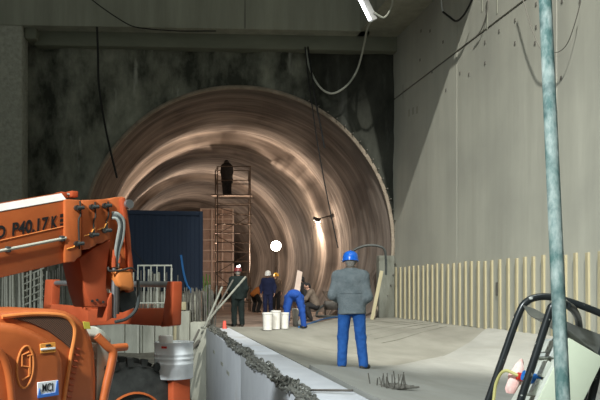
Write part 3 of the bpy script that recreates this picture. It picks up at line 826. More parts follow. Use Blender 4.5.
MB().bb((-1.92, 0.73, 2.13), (-0.28, 1.67, 2.22)).build('cab_roof', 'orange', cb, bevel=0.03)
MB().bb((-1.82, 0.79, 1.33), (-0.38, 0.80, 2.14)).build('cab_pane', 'rubber', cb)
MB().bb((-1.86, 0.82, 1.33), (-1.85, 1.58, 2.14)).build('cab_pane', 'rubber', cb)
MB().bb((-0.35, 0.82, 1.33), (-0.34, 1.58, 2.14)).build('cab_pane', 'rubber', cb)
MB().bb((-1.82, 1.60, 1.33), (-0.38, 1.61, 2.14)).build('cab_pane', 'rubber', cb)
# front frame on which the drum stands
D = W(174, 378, 6.5); dr_u = (D - MO).dot(mf); dr_v = (D - MO).dot(mr)
ff = MB().bb((dr_u - 0.09, -dr_v - 0.12, 0.30), (dr_u + 0.09, -dr_v + 0.10, D.z)).build('front_frame', 'orange_red', th_, bevel=0.015)
MB().bb((dr_u - 0.1, -dr_v + 0.1, 0.45), (dr_u + 0.1, 1.4, 0.70)).build('frame_arm', 'orange_red', ff, bevel=0.015)
MB().box((dr_u - 0.093, -dr_v - 0.03, D.z - 0.18), (0.012, 0.03, 0.30)).build('frame_rib', 'steel_dark', ff)

# white drum on the front frame
dr = empty('metal_drum', D, 0, 'white ribbed metal drum standing on the orange machine frame', 'drum')
r, h = 0.165, 0.315
prof = [(0.0, 0.001), (r * 0.97, 0.001), (r, 0.008), (r, h * .38), (r + .004, h * .40), (r + .004, h * .43), (r, h * .45), (r, h * .52), (r + .004, h * .54), (r + .004, h * .57), (r, h * .59), (r, h * .64), (r + .004, h * .66), (r + .004, h * .69), (r, h * .71), (r, h - .012), (r + .006, h - .006), (r + .006, h), (r * .96, h), (r * .95, h - .012), (0.0, h - .012)]
MB().lathe([(max(a, .001), b) for a, b in prof], 40).build('drum_body', 'white_paint', dr, smooth=True, sharp=50)
MB().lathe([(.001, h - .012), (.062, h - .012), (.062, h + .045), (.055, h + .055), (.001, h + .055)], 20, 'Z', (-0.07, 0, 0)).build('drum_cap', 'white_plastic', dr, smooth=True)
to = EYE - D; to.z = 0; to.normalize(); tx = Vector((to.y, -to.x, 0)) * -1
for k in range(3):
    a = math.atan2(to.y, to.x) - 0.62 + k * 0.1
    p = Vector((math.cos(a), math.sin(a), 0)) * (r + .002) + Vector((0, 0, h * .88))
    MB().box(p, (0.004, 0.018, 0.018), Matrix.Rotation(a, 3, 'Z')).build('drum_label', 'plug_red', dr)

# ------------------------------------------------------------------ blue container
cA = W(119, 292, 21.85); cB = W(203, 292, 22.3); ct_ = W(203, 211, 22.2).z; zb_ = W(203, 291, 22.2).z
cdir = (cB - cA); cdir.z = 0; wid = cdir.length; cdir.normalize()
cn = Vector((cdir.y, -cdir.x, 0))
base = Vector((cA.x, cA.y, zb_))
cn_len = 3.4
ctn = empty('site_container', base, math.atan2(cdir.y, cdir.x), 'dark blue corrugated steel container in front of the tunnel vault', 'container')
H = ct_ - zb_
def corr(p0, p1, nrm, z0, z1, n):
    pts = []
    ax = (p1 - p0)
    for k in range(n):
        for (f_, o_) in ((0.0, 0), (0.35, 0), (0.5, 1), (0.85, 1)):
            pts.append(p0 + ax * ((k + f_) / n) + nrm * (o_ * -0.014))
    pts.append(p1)
    mb = MB(); m_ = len(pts)
    mb.add([Vector((p.x, p.y, z0)) for p in pts] + [Vector((p.x, p.y, z1)) for p in pts], [(k, k + 1, m_ + k + 1, m_ + k) for k in range(m_ - 1)])
    return mb
corr(Vector((0.1, 0.03, 0)), Vector((wid - .1, 0.03, 0)), Vector((0, -1, 0)), .1, H - .1, 9).build('front_panel', 'container_blue', ctn)
corr(Vector((wid - .03, 0.1, 0)), Vector((wid - .03, cn_len - .1, 0)), Vector((1, 0, 0)), .1, H - .1, 14).build('side_panel', 'container_blue', ctn)
corr(Vector((.03, 0.1, 0)), Vector((.03, cn_len - .1, 0)), Vector((-1, 0, 0)), .1, H - .1, 14).build('side_panel', 'container_blue', ctn)
corr(Vector((.1, cn_len - .03, 0)), Vector((wid - .1, cn_len - .03, 0)), Vector((0, 1, 0)), .1, H - .1, 9).build('rear_panel', 'container_blue', ctn)
MB().bb((0.02, 0.02, H - .06), (wid - .02, cn_len - .02, H - .02)).build('roof_panel', 'container_blue', ctn)
MB().bb((0.02, 0.02, .02), (wid - .02, cn_len - .02, .1)).build('floor_panel', 'container_blue', ctn)
for (x, y) in ((0, 0), (wid - .1, 0), (0, cn_len - .1), (wid - .1, cn_len - .1)):
    MB().bb((x, y, 0), (x + .1, y + .1, H)).build('corner_post', 'container_blue', ctn, bevel=0.01)
for z in (0, H - .13):
    MB().bb((.1, 0, z), (wid - .1, .06, z + .13)).build('rail', 'container_blue', ctn, bevel=0.01)
    MB().bb((wid - .06, .1, z), (wid, cn_len - .1, z + .13)).build('rail', 'container_blue', ctn, bevel=0.01)
MB().cyl((0.2, -0.02, H * .62), (1.35, -0.02, H * .02), 0.012, 6).build('brace_wire', 'cable_black', ctn)
# timber stack it stands on
ts_ = empty('timber_stack', Vector((base.x, base.y, 0)), math.atan2(cdir.y, cdir.x), 'stack of grey timber beams carrying the blue container', 'timber stack')
nl = 5; hz_ = (zb_ + 0.05) / nl
for k in range(nl):
    if k % 2 == 0:
        for y in (0.1, 1.5, 3.0): MB().bb((0.05, y, -0.05 + k * hz_), (wid - .05, y + .3, -0.05 + (k + 1) * hz_)).build('beam', 'pit_concrete', ts_, bevel=0.01)
    else:
        for x in (0.1, wid / 2 - .15, wid - .4): MB().bb((x, 0.08, -0.05 + k * hz_), (x + .3, 3.32, -0.05 + (k + 1) * hz_)).build('beam', 'pit_concrete', ts_, bevel=0.01)

# metal barrier beside the container
ba = W(137, 300, 19.6); ba.z = W(137, 300, 19.6).z
bf = empty('steel_barrier', Vector((ba.x, ba.y, 0.0)), 0, 'pale steel bar railing standing in front of the blue container', 'railing')
def bw(x, y): return W(x, y, 19.6)
MB().tube([bw(137.5, 265.5), bw(172, 265.5)], 0.022, 6).build('top_rail', 'rebar_pale', bf, True)
MB().tube([bw(137.5, 303), bw(172, 303)], 0.022, 6).build('bottom_rail', 'rebar_pale', bf, True)
for x in (138, 144, 151, 157, 164.5, 171.5):
    a = bw(x, 265.5); b = bw(x, 303)
    if x in (138, 171.5): b.z = -0.05
    MB().tube([a, b], 0.017, 6).build('bar', 'rebar_pale', bf, True)
# ------------------------------------------------------------------ scaffold tower in the tunnel
DS = 35.5
sb = W(232, 310, DS); sb.z = 0.56
sc = empty('scaffold_tower', sb, -YAW, 'tall rusty tube scaffold tower standing in the tunnel', 'scaffold')
pxm = F / DS
def sx(x): return (x - 232) / pxm
def sz(y): return (HZ - y) / pxm + EYE.z - sb.z
x0, x1 = sx(217.5), sx(250.3); dp = 1.3
xb0, xb1 = sx(213) * (DS + dp) / DS, sx(243.5) * (DS + dp) / DS + 0.15
zp, zt_ = sz(194.5), sz(166)
for (x, y) in ((x0, 0), (x1, 0), (xb0, dp), (xb1, dp)):
    MB().cyl((x, y, -0.01), (x, y, zt_), 0.028, 8).build('upright', 'scaffold_steel', sc, smooth=True)
    MB().bb((x - .08, y - .08, -0.01), (x + .08, y + .08, 0.02)).build('base_plate', 'scaffold_steel', sc)
levels = [sz(y) for y in (302, 288, 273, 262, 252, 242.5, 233, 224, 214, 204)]
for i, z in enumerate(levels):
    MB().cyl((x0 - .1, -0.03, z), (x1 + .1, -0.03, z + random.uniform(-.02, .02)), 0.024, 6).build('ledger', 'scaffold_steel', sc)
    MB().cyl((xb0, dp, z + .08), (xb1, dp, z + .08), 0.024, 6).build('ledger', 'scaffold_steel', sc)
    MB().cyl((x0, 0, z + .04), (xb0, dp, z + .04), 0.024, 6).build('transom', 'scaffold_steel', sc)
    MB().cyl((x1, 0, z + .04), (xb1, dp, z + .04), 0.024, 6).build('transom', 'scaffold_steel', sc)
for i in range(0, len(levels) - 1, 2):
    MB().cyl((xb0 if i % 4 else xb1, dp + .03, levels[i]), (xb1 if i % 4 else xb0, dp + .03, levels[min(i + 2, len(levels) - 1)]), 0.02, 6).build('brace', 'scaffold_steel', sc)
for k in range(4):
    a = -0.05 + k * (dp + .1) / 4
    MB().bb((min(x0, xb0) - .05, a, zp - .05), (x1 + .08, a + (dp + .1) / 4 - .02, zp)).build('platform_board', 'scaffold_steel', sc)
for y in (0, dp):
    for z in (zt_ - .02, (zp + zt_) / 2):
        MB().cyl((x0 if y == 0 else xb0, y, z), (x1 if y == 0 else xb1, y, z), 0.022, 6).build('guard_rail', 'scaffold_steel', sc)
for (a, b) in ((x0, xb0), (x1, xb1)):
    for z in (zt_ - .02, (zp + zt_) / 2):
        MB().cyl((a, 0, z), (b, dp, z), 0.022, 6).build('guard_rail', 'scaffold_steel', sc)
    MB().cyl((a, 0, zp), (b, dp, zt_ - .05), 0.016, 6).build('brace', 'scaffold_steel', sc)

# formwork panel grid behind the tower
DP_ = 38.0
fp0 = W(206, 310, DP_); fp0.z = 0.56
fw = empty('formwork_panel', fp0, -YAW, 'tall pinkish formwork panel with pale ribs behind the scaffold tower', 'formwork')
ppm = F / DP_
def fxz(x, y): return (x - 206) / ppm, (HZ - y) / ppm + EYE.z - fp0.z
ya = [209, 219, 229.5, 240, 250.5, 261, 271.5, 282, 293]
xa = [201, 212, 222.5, 233]
for i in range(len(xa) - 1):
    for j in range(len(ya) - 1):
        (a, zt2), (b, zb3) = fxz(xa[i], ya[j]), fxz(xa[i + 1], ya[j + 1])
        MB().bb((a + .03, 0, zb3 + .03), (b - .03, 0.05, zt2 - .03)).build('panel', 'panel_pink', fw, bevel=0.008, seg=1)
for x in xa:
    a, z0 = fxz(x, 209); MB().bb((a - .035, -0.05, 0), (a + .035, 0.08, z0)).build('rib', 'rib_pale', fw)
for y in ya:
    a, z0 = fxz(201, y); b, _ = fxz(233, y); MB().bb((a - .03, -0.04, z0 - .03), (b + .03, 0.07, z0 + .03)).build('rib', 'rib_pale', fw)
# green netting at its foot
gnp = W(208, 300, 31.0)
gn = MB()
for k in range(9):
    a = W(203.5 + k * 1.0, 276 + (k % 3) * 7 + random.uniform(-4, 3), 31.0); b = W(203.5 + k * 1.05, 309, 31.0 + 0.1 * (k % 2)); b.z = 0.55
    gn.tube(smoothpath([a, (a + b) / 2 + Vector((.04 * (-1) ** k, .05, 0)), b], 4), 0.022, 5)
o = gn.build('safety_net', 'green_net'); tagp(o, 'bright green rope net hanging beside the formwork panel', 'net')

# ------------------------------------------------------------------ tunnel lamps
lp = W(276, 246, 39.0)
lr = empty('flood_lamp', (lp.x, lp.y, 0.55), 0, 'glowing round work lamp on a mast deep in the tunnel', 'lamp')
hh_ = lp.z - 0.55
gl = MB().lathe([(max(.001, .26 * math.sin(a)), -.26 * math.cos(a)) for a in [PI * k / 12 for k in range(13)]], 20, 'Z', (0, 0, hh_)).build('globe', 'flood_glow', lr, smooth=True)
MB().cyl((0, 0, 0.3), (0, 0, hh_ - .25), 0.03, 8).build('mast', 'scaffold_steel', lr)
MB().lathe([(.001, hh_ - .33), (.1, hh_ - .33), (.12, hh_ - .25), (.001, hh_ - .25)], 12).build('socket', 'steel_dark', lr)
for k in range(3):
    a = 2 * PI * k / 3 + .4
    MB().cyl((0, 0, .6), (.45 * math.cos(a), .45 * math.sin(a), -0.01), 0.02, 6).build('leg', 'scaffold_steel', lr)

wl = W(316.5, 219.5, 34.4)
wlr = empty('wall_lamp', wl, 0, 'small dark work lamp fixed to the tunnel wall beside its bright patch', 'lamp')
MB().box((0, 0, 0), (0.34, 0.22, 0.16), Matrix.Rotation(.3, 3, 'Y')).build('housing', 'steel_dark', wlr, bevel=0.02)
MB().box((.10, 0.16, -0.05), (0.22, 0.10, 0.12)).build('lens', 'flood_white', wlr, bevel=0.01)
MB().cyl((0, 0, 0), (.9, -.1, .25), 0.03, 6).build('bracket', 'steel_dark', wlr)
MB().tube(smoothpath([(-.05, 0, -.05), (-.2, 0, -.5), (-.25, .05, -.9)], 4), 0.015, 5).build('cord', 'rib_pale', wlr)
ll = point('wall_lamp_light', wl + Vector((0.05, 1.15, -0.55)), 260, (1.0, 0.82, 0.62), 0.08)

# fluorescent lamp under the slab edge
fa_, fb_ = W(359.5, -4, 23.5), W(372, 21.5, 23.5)
fx = empty('fluorescent_lamp', (fa_ + fb_) / 2, 0, 'white fluorescent strip lamp hanging slanted from the roof slab', 'lamp')
ax = (fb_ - fa_).normalized(); sd = ax.cross(FN).normalized()
if sd.x < 0: sd = -sd
rot = Matrix((sd, FN, ax)).transposed()
Lh = (fb_ - fa_).length
MB().box((fa_ + fb_) / 2 + sd * .09, (0.20, 0.12, Lh), rot).build('housing', 'lamp_housing', fx, True, bevel=0.02)
MB().cyl(fa_ - sd * .06 + FN * .05 + ax * .05, fb_ - sd * .06 + FN * .05 - ax * .05, 0.04, 10).build('tube', 'lamp_tube', fx, True, smooth=True)
MB().cyl(fa_ + sd * .1, Vector((7.36, fa_.y + .1, ZS + 0.25)), 0.015, 6).build('hanger', 'cable_black', fx, True)

# ------------------------------------------------------------------ hanging cables
def cable(px, d, r, m, name, label, cat='cable', group=None):
    P = [W(p[0], p[1], p[2] if len(p) > 2 else d) for p in px]
    o = MB().tube(smoothpath(P, 6), r, 6).build(name, m, smooth=True)
    return tagp(o, label, cat, group)
cable([(371, 21, 23.6), (367, 30, 24.6), (364, 45, 25.6), (358, 68), (350, 82), (341, 90), (332, 93.5), (323, 90), (315, 80), (309, 66, 26.4), (306, 50, 26.66)], 26.2, 0.035, 'cable_pale', 'cable', 'pale cable drooping in a loop from the strip lamp')
cable([(374, 12), (378, 15), (384, 17.5), (389, 12), (392, 5), (393, -0.5)], 23.4, 0.03, 'cable_pale', 'cable', 'short pale cable curling beside the strip lamp')
cable([(305, 47, 26.68), (309, 84), (313, 112), (317, 140), (324, 180), (331, 215), (338, 248)], 26.0, 0.022, 'cable_black', 'rope', 'long thin dark rope hanging in front of the vault', 'rope')
cable([(308, 47, 26.68), (313, 84), (317, 108), (321, 128), (324.5, 148)], 26.0, 0.03, 'cable_black', 'rope', 'short dark rope beside the long rope hanging in front of the vault', 'rope')
cable([(97, 27, 25.78), (98, 55), (98.5, 80), (102, 108), (108, 140), (117, 178)], 25.75, 0.04, 'cable_black', 'cable', 'dark cable hanging down the rock face left of the vault')
cable([(86, -5), (100, 6), (116, 17), (132, 26), (150, 29), (180, 31), (216, 31)], 25.55, 0.02, 'cable_black', 'cable', 'thin dark wire sagging along the front of the roof slab')
def wcable(px, off, r, m, label):
    P = [ONWALL(x, y, off) for x, y in px]
    return tagp(MB().tube(smoothpath(P, 6), r, 6).build('cable', m, smooth=True), label, 'cable')
wcable([(441, -8), (441.8, 6), (443, 12)], 0.25, 0.02, 'sticker_white', 'white cable end hanging at the top of the right wall')
wcable([(443, 12), (449, 16.5), (456, 21), (463, 16), (470, 4), (474, -8)], 0.25, 0.03, 'cable_black', 'black cable looping down at the top of the right wall')
wcable([(488, -8), (487.5, 8), (482, 28), (475, 38)], 0.06, 0.015, 'joint_dark', 'thin dark cord hanging across the pour joint of the right wall')
wcable([(521, -8), (526, 10), (532, 30), (540, 48), (546, 52), (558, 52), (567, 44), (574, 26), (580, 4), (582, -8)], 0.15, 0.010, 'joint_dark', 'fine wire sagging across the right wall behind the steel prop')
cable([(347, 268), (349, 256), (356, 249), (367, 245.5), (378, 246), (384.5, 250), (386, 262), (386, 275)], 25.0, 0.045, 'rubber', 'hose', 'stiff black hose arching beside the vault foot', 'hose')
o = MB().tube(smoothpath([GZ(299, 327, .62), GZ(312, 323, .62), GZ(322, 319.5, .62), GZ(331, 317.8, .62), GZ(338, 317, .62)], 6), 0.03, 6).build('hose', 'hose_blue', smooth=True)
tagp(o, 'blue hose lying at the far edge of the invert slab', 'hose')
cable([(181, 255, 22.2), (183.5, 272, 22.2), (187, 285, 22.2), (190, 289, 22.2), (191, 292, 22.0)], 22.2, 0.035, 'hose_blue', 'cord', 'blue cord hanging among the upright bars', 'cord')

# ------------------------------------------------------------------ steel prop on the right
pa_, pb_ = W(563, 400, 3.10), W(545.2, 0, 3.50)
dirp = (pb_ - pa_)
zb4 = 0.66
k0 = (zb4 - pa_.z) / dirp.z
bot = pa_ + dirp * k0; top = pa_ + dirp * 1.9
sp = empty('steel_prop', bot, 0, 'teal painted steel prop splashed with cement', 'prop')
mid = pa_ + dirp * (-0.1)
MB().cyl(bot, top, 0.0295, 20).build('inner_tube', 'prop_teal', sp, True, smooth=True)
MB().cyl(bot, bot + dirp.normalized() * 0.30, 0.036, 20).build('outer_tube', 'prop_teal', sp, True, smooth=True)
MB().bb((bot.x - .07, bot.y - .07, zb4 - .01), (bot.x + .07, bot.y + .07, zb4 + .004)).build('foot_plate', 'prop_teal', sp, True)

# ------------------------------------------------------------------ tubular frame with power box
cf = empty('equipment_cart', GZ(545, 492, 0.66), 0, 'black tubular cart with a metal tray under its top bars', 'cart')
def down(p, q):            # continue the line q -> p down to the kerb top
    v = p - q; t = (0.675 - p.z) / v.z; return p + v * t
def hoop(px, ds, name, first=True, last=False, r=0.0205, parent=cf, m='frame_black'):
    P = [W(x, y, d) for (x, y), d in zip(px, ds)]
    S = smoothpath(P, 6)
    if first: S = [down(P[0], P[1])] + S
    if last: S = S + [down(P[-1], P[-2])]
    return MB().tube(S, r, 12).build(name, m, parent, True, smooth=True)
hoop([(489, 398), (505, 352), (519.5, 312), (527, 301.5), (536, 297.5), (548, 296.8), (562, 299.5), (582, 306), (604, 315), (628, 328), (640, 345), (645, 375)], [4.2] * 12, 'frame_hoop', True, True)
hoop([(520, 402), (535, 357), (549.5, 312.5), (553, 306), (560, 303.5), (568, 305.5), (575, 312), (578.5, 322), (581, 350), (584, 385)], [3.85] * 5 + [3.9, 4.1, 4.28, 4.4, 4.4], 'frame_hoop', True, True)
hoop([(588, 412), (594, 388), (603, 350), (612, 330), (628, 328)], [3.9, 3.92, 4.0, 4.1, 4.2], 'frame_leg', True, False)
MB().cyl(W(505, 352 + 100, 4.2), W(528, 352 + 100, 3.85), 0.016, 10).build('cross_tube', 'frame_black', cf, True, smooth=True)
MB().cyl(W(563, 299.5, 4.2), W(568, 305.5, 3.85), 0.016, 10).build('cross_tube', 'frame_black', cf, True, smooth=True)
# sheet metal tray under the top tubes
rows = []
for k in range(9):
    t = k / 8
    a = W(523 + 84 * t, 305 + 32 * t, 4.18); b = W(533 + 75 * t, 326 + 46 * t, 4.02); c = W(551 + 55 * t, 315 + 45 * t, 3.90)
    arc = []
    for j in range(7):
        s_ = j / 6
        arc.append(a * (1 - s_) ** 2 + b * 2 * s_ * (1 - s_) + c * s_ ** 2 + Vector((0, 0, 0.006 * math.sin(k * 2.2) * (1 - t))))
    rows.append(arc + [p - Vector((0, 0, 0.005)) for p in reversed(arc)])
MB().loft(rows).build('tray', 'tray_metal', cf, True, smooth=True)
# the box
pw_ = empty('power_box', W(560, 425, 3.95), 0, 'pale green power distribution box tilted in the black tubular cart', 'power box')
fq = [(568, 337.5), (603, 358), (569, 428), (533, 407)]
bq = [(545, 340), (580, 360), (546, 428), (508, 404)]
q0 = [W(x, y, 3.86) for x, y in fq]; q1 = [W(x, y, 4.12) for x, y in bq]
MB().loft([q0, q1]).build('box_body', 'box_grey', pw_, True, bevel=0.008)
fo = FV * -0.012
MB().loft([[p + fo * .1 for p in q0], [p + fo * 1.6 for p in q0]]).build('box_lid', 'box_beige', pw_, True, bevel=0.006)
# side with sockets: interpolate on the left face of the box
def side(u, v, out=0.0):
    a = q0[0] * (1 - u) + q1[0] * u; b = q0[3] * (1 - u) + q1[3] * u
    n = (q1[0] - q0[0]).cross(q0[3] - q0[0]).normalized()
    if n.dot(RV) > 0: n = -n
    return a * (1 - v) + b * v + n * out
def spatch(u0, u1, v0, v1, o0, o1, name, m, bevel=0.004, parent=None):
    return MB().loft([[side(u0, v0, o0), side(u1, v0, o0), side(u1, v1, o0), side(u0, v1, o0)], [side(u0, v0, o1), side(u1, v0, o1), side(u1, v1, o1), side(u0, v1, o1)]]).build(name, m, parent or pw_, True, bevel=bevel)
spatch(0.10, 0.92, 0.03, 0.30, -.005, 0.03, 'breaker_cover', 'clear_cover')
spatch(0.18, 0.84, 0.08, 0.25, 0.03, 0.042, 'breaker_window', 'box_grey')
spatch(0.12, 0.50, 0.36, 0.58, -.005, 0.025, 'socket_block', 'box_grey')
spatch(0.55, 0.92, 0.36, 0.58, -.005, 0.025, 'socket_block', 'box_grey')
spatch(0.12, 0.50, 0.62, 0.84, -.005, 0.025, 'socket_block', 'box_grey')
for (u_, v_, r_, l_, mm) in ((0.32, 0.62, 0.030, 0.085, 'plug_blue'), (0.62, 0.55, 0.018, 0.05, 'plug_blue'), (0.80, 0.60, 0.024, 0.055, 'plug_red')):
    MB().cyl(side(u_, v_, 0), side(u_, v_ + .03, l_), r_, 14, r_ * .9).build('plug', mm, pw_, True, smooth=True)
MB().tube(smoothpath([side(0.8, 0.62, 0.05), side(1.0, 0.62, 0.11), side(1.15, 0.8, 0.10), side(1.1, 1.1, 0.06), side(1.1, 1.4, 0.05)], 6), 0.009, 8).build('lead', 'cable_yellow', pw_, True, smooth=True)
# crumpled plastic bag behind the sockets
bgp = W(516, 372, 4.15); b_ = MB(); rings = []
for k in range(9):
    t = k / 8; rr = 0.048 * math.sin(PI * min(1, .12 + t * .86)) ** .7 * (1 - .35 * t)
    rings.append([W(511.5 + 10 * t, 393 - 34 * t, 4.16) + RV * (rr * math.cos(a) * (1 + .3 * math.sin(a * 5 + k))) + FV * (rr * math.sin(a)) for a in [2 * PI * j / 14 for j in range(14)]])
b_.loft(rings)
o = b_.build('bag', 'plug_pink', smooth=True); tagp(o, 'crumpled pink plastic bag hanging on the black tubular cart', 'bag')

# ------------------------------------------------------------------ small things on kerb and invert
def torus_link(c, ax_, nn, L_, wd_, r_, mb):
    x = ax_.normalized(); n_ = (nn - x * nn.dot(x)).normalized(); y = n_.cross(x)
    P = []
    for k in range(8):
        a = 2 * PI * k / 8 + .39
        P.append(c + x * (L_ / 2 * math.cos(a)) + y * (wd_ / 2 * math.sin(a)))
    rings = []
    for k in range(8):
        t = (P[(k + 1) % 8] - P[k - 1]).normalized(); s_ = n_; q = t.cross(s_)
        rings.append([P[k] + (s_ * math.cos(b) + q * math.sin(b)) * r_ for b in [2 * PI * j / 5 for j in range(5)]])
    n0 = len(mb.v); vs = [p for r0 in rings for p in r0]; fs = []
    for i in range(8):
        for j in range(5):
            fs.append((i * 5 + j, i * 5 + (j + 1) % 5, ((i + 1) % 8) * 5 + (j + 1) % 5, ((i + 1) % 8) * 5 + j))
    mb.add(vs, fs)
mb = MB()
core = smoothpath([GZ(x, y, .66) for x, y in ((212, 327), (217, 331), (226, 338), (240, 348.5), (253, 359), (264, 368), (278, 377), (292, 387), (312, 402), (330, 420))], 30)
for st in range(4):
    off = (st - 1.5) * 0.03; ph = st * 1.7; acc = 0; prev = core[0]
    for i, p in enumerate(core):
        acc += (p - prev).length; 
        if (p - prev).length < 1e-9 or acc < 0.10: prev = p; continue
        acc = 0; t = (p - prev).normalized(); prev = p
        sdv = Vector((t.y, -t.x, 0))
        wob = .05 * math.sin(i * .11 + ph) + .04 * noise.noise((i * .06, st * 3.1, 0))
        c = p + sdv * (off * 1.2 + wob + .03) + Vector((0, 0, .014 + .05 * max(0, noise.noise((i * .09, st * 1.3, 5)) + .15)))
        d_ = (t + sdv * random.uniform(-.35, .35) + Vector((0, 0, random.uniform(-.15, .15)))).normalized()
        torus_link(c, d_, Vector((random.uniform(-1, 1), random.uniform(-1, 1), random.uniform(0.2, 1))), .155, .075, .0145, mb)
mat('chain_steel', (0.05, 0.052, 0.046), (0.30, 0.30, 0.27), 0.45, 10.0, metal=0.4)
o = mb.build('steel_chain', 'chain_steel', smooth=True); tagp(o, 'heavy heaped steel chain lying along the kerb wall edge', 'chain')
# red traffic-cone-like cap on the kerb
p = GZ(224.5, 328.6, .652)
o = MB().lathe([(.001, 0), (.06, 0), (.06, .02), (.05, .03), (.04, .19), (.033, .20), (.001, .20)], 16, 'Z').build('red_cap', 'cone_red', smooth=True); o.location = p
tagp(o, 'small red plastic cap standing on the kerb wall', 'cap')
# spiked bar mat on the invert
p = GZ(389, 391, .52); 
p.z = floor_z(p.x, p.y) + .035
sm = empty('bar_mat', p, 0.5, 'small mat of rusty bars with upright spikes on the concrete', 'bar mat')
for k in range(4):
    MB().cyl((-.28, -.12 + k * .08, 0), (.28, -.12 + k * .08 + random.uniform(-.03, .03), .01), .019, 6).build('bar', 'rebar', sm)
for k in range(5):
    MB().cyl((-.2 + k * .1, -.16, .018), (-.2 + k * .1 + random.uniform(-.03, .03), .16, .02), .017, 6).build('bar', 'rebar', sm)
for k in range(16):
    x = -.22 + (k % 8) * .062; y = -.10 + (k // 8) * .16 + random.uniform(-.03, .03)
    MB().cyl((x, y, 0), (x + random.uniform(-.05, .05), y + random.uniform(-.04, .04), random.uniform(.12, .20)), .0075, 5).build('spike', 'rebar', sm)
MB().cyl((-.45, .1, .0), (.3, -.2, .01), .014, 6).build('bar', 'rebar', sm)
a, b = GZ(300, 391.5, .66), GZ(353, 394, .66)
b.z = floor_z(b.x, b.y) + .05; a.z = .675
o = MB().cyl(a, b, .013, 6).build('steel_rod', 'steel_dark'); tagp(o, 'thin dark steel rod lying across the kerb edge', 'rod')

# leaning planks and pipes at the end of the kerb wall
def lean(px0, d0, px1, d1, r, m, name, label, cat, zb=None):
    a = W(*px0, d0); b = W(*px1, d1)
    if zb is not None:
        v = a - b; t = (zb - b.z) / v.z; a = b + v * t
    o = MB().cyl(a, b, r, 8).build(name, m, smooth=True); return tagp(o, label, cat)
lean((205, 324), 19.3, (245.5, 277), 21.2, .03, 'pipe_pale', 'pipe', 'long pale pipe leaning out past the worker in the red helmet', 'pipe', .68)
lean((209, 322), 20.0, (233, 280), 21.6, .025, 'rebar', 'pipe', 'dark pipe leaning beside the long pale pipe', 'pipe', .68)
lean((207, 322), 19.0, (222, 287), 19.4, .028, 'pipe_pale', 'pipe', 'short pale pipe leaning among the upright bars', 'pipe', .68)
lean((188, 372), 17.6, (203.5, 329), 19.6, .03, 'pipe_pale', 'pole', 'pale pole leaning against the end of the kerb wall', 'pole')
lean((176, 378), 17.2, (199, 330), 19.2, .03, 'rebar', 'pole', 'dark pole leaning against the end of the kerb wall', 'pole')
lean((186, 356), 18.0, (199, 341), 18.8, .045, 'rebar', 'pole', 'short thick dark bar propped beside the kerb wall', 'pole')
# timber upright on the pit wall and a loose block
o = MB().hexa([W(x, y, 19.8) for x, y in ((172.5, 353), (176, 353), (177, 309), (174, 309))], [W(x, y, 19.95) for x, y in ((172.5, 353), (176, 353), (177, 309), (174, 309))]).build('timber_offcut', 'wood'); tagp(o, 'pale upright timber offcut against the pit wall', 'timber')
o = MB().box(Vector((W(182, 313, 20.5).x, W(182, 313, 20.5).y, 1.77 + 20.2 * (HZ - 311) / F + .11)), (.22, .22, .22)).build('timber_block', 'wood', bevel=.01); tagp(o, 'small pale timber block on the pit wall between the bars', 'timber')
# timber plank by the right pier
pf = GZ(372, 314.5, .60)
o = MB().hexa([W(x, y, 25.0) for x, y in ((370.2, 319.5), (373.7, 320), (383.5, 271), (380, 270.5))], [W(x, y, 25.12) for x, y in ((370.2, 319.5), (373.7, 320), (383.5, 271), (380, 270.5))]).build('plank', 'wood'); tagp(o, 'pale plank leaning up against the short concrete pier', 'plank')
# wooden board in the tunnel
o = MB().hexa([W(x, y, 26.6) for x, y in ((292, 303), (298, 304), (302.5, 272), (297.5, 270))], [W(x, y, 26.7) for x, y in ((292, 303), (298, 304), (302.5, 272), (297.5, 270))]).build('wooden_board', 'rib_pale'); tagp(o, 'pale board standing on edge beside the crouching workers', 'board')

# white buckets
bk = None
bl = ['white bucket at the end of the row of three, towards the kerb wall', 'white bucket between two other white buckets', 'smaller white bucket at the end of the row of three, towards the bending worker', 'white bucket standing between the legs of the bending worker']
for i, (x, y, rw, hh2) in enumerate(((267.5, 330, 5.2, 17.5), (275.8, 329, 5.0, 18.5), (284.5, 328.5, 4.6, 16), (297, 326, 5.0, 17.5))):
    d = 20.6 + i * .1; s_ = F / d
    p = W(x, y, d); zf = floor_z(p.x, p.y); p = GZ(x, y, zf)
    s_ = F / (p - EYE).dot(FV)
    r_, h_ = rw / s_, hh2 / s_
    e = empty('bucket', p, 0, bl[i], 'bucket', 'white buckets')
    MB().lathe([(.001, 0), (r_ * .86, 0), (r_ * .97, h_ * .9), (r_ * 1.04, h_ * .91), (r_ * 1.04, h_), (r_ * .94, h_), (r_ * .82, h_ * .12), (.001, h_ * .12)], 18).build('bucket_body', 'white_plastic', e, smooth=True)
    MB().tube([(r_ * 1.03 * math.cos(a), -.02 - r_ * .2, h_ * .9 - r_ * .8 * math.sin(a)) for a in [PI * k / 10 for k in range(11)]], .006, 5).build('handle', 'steel_grey', e)

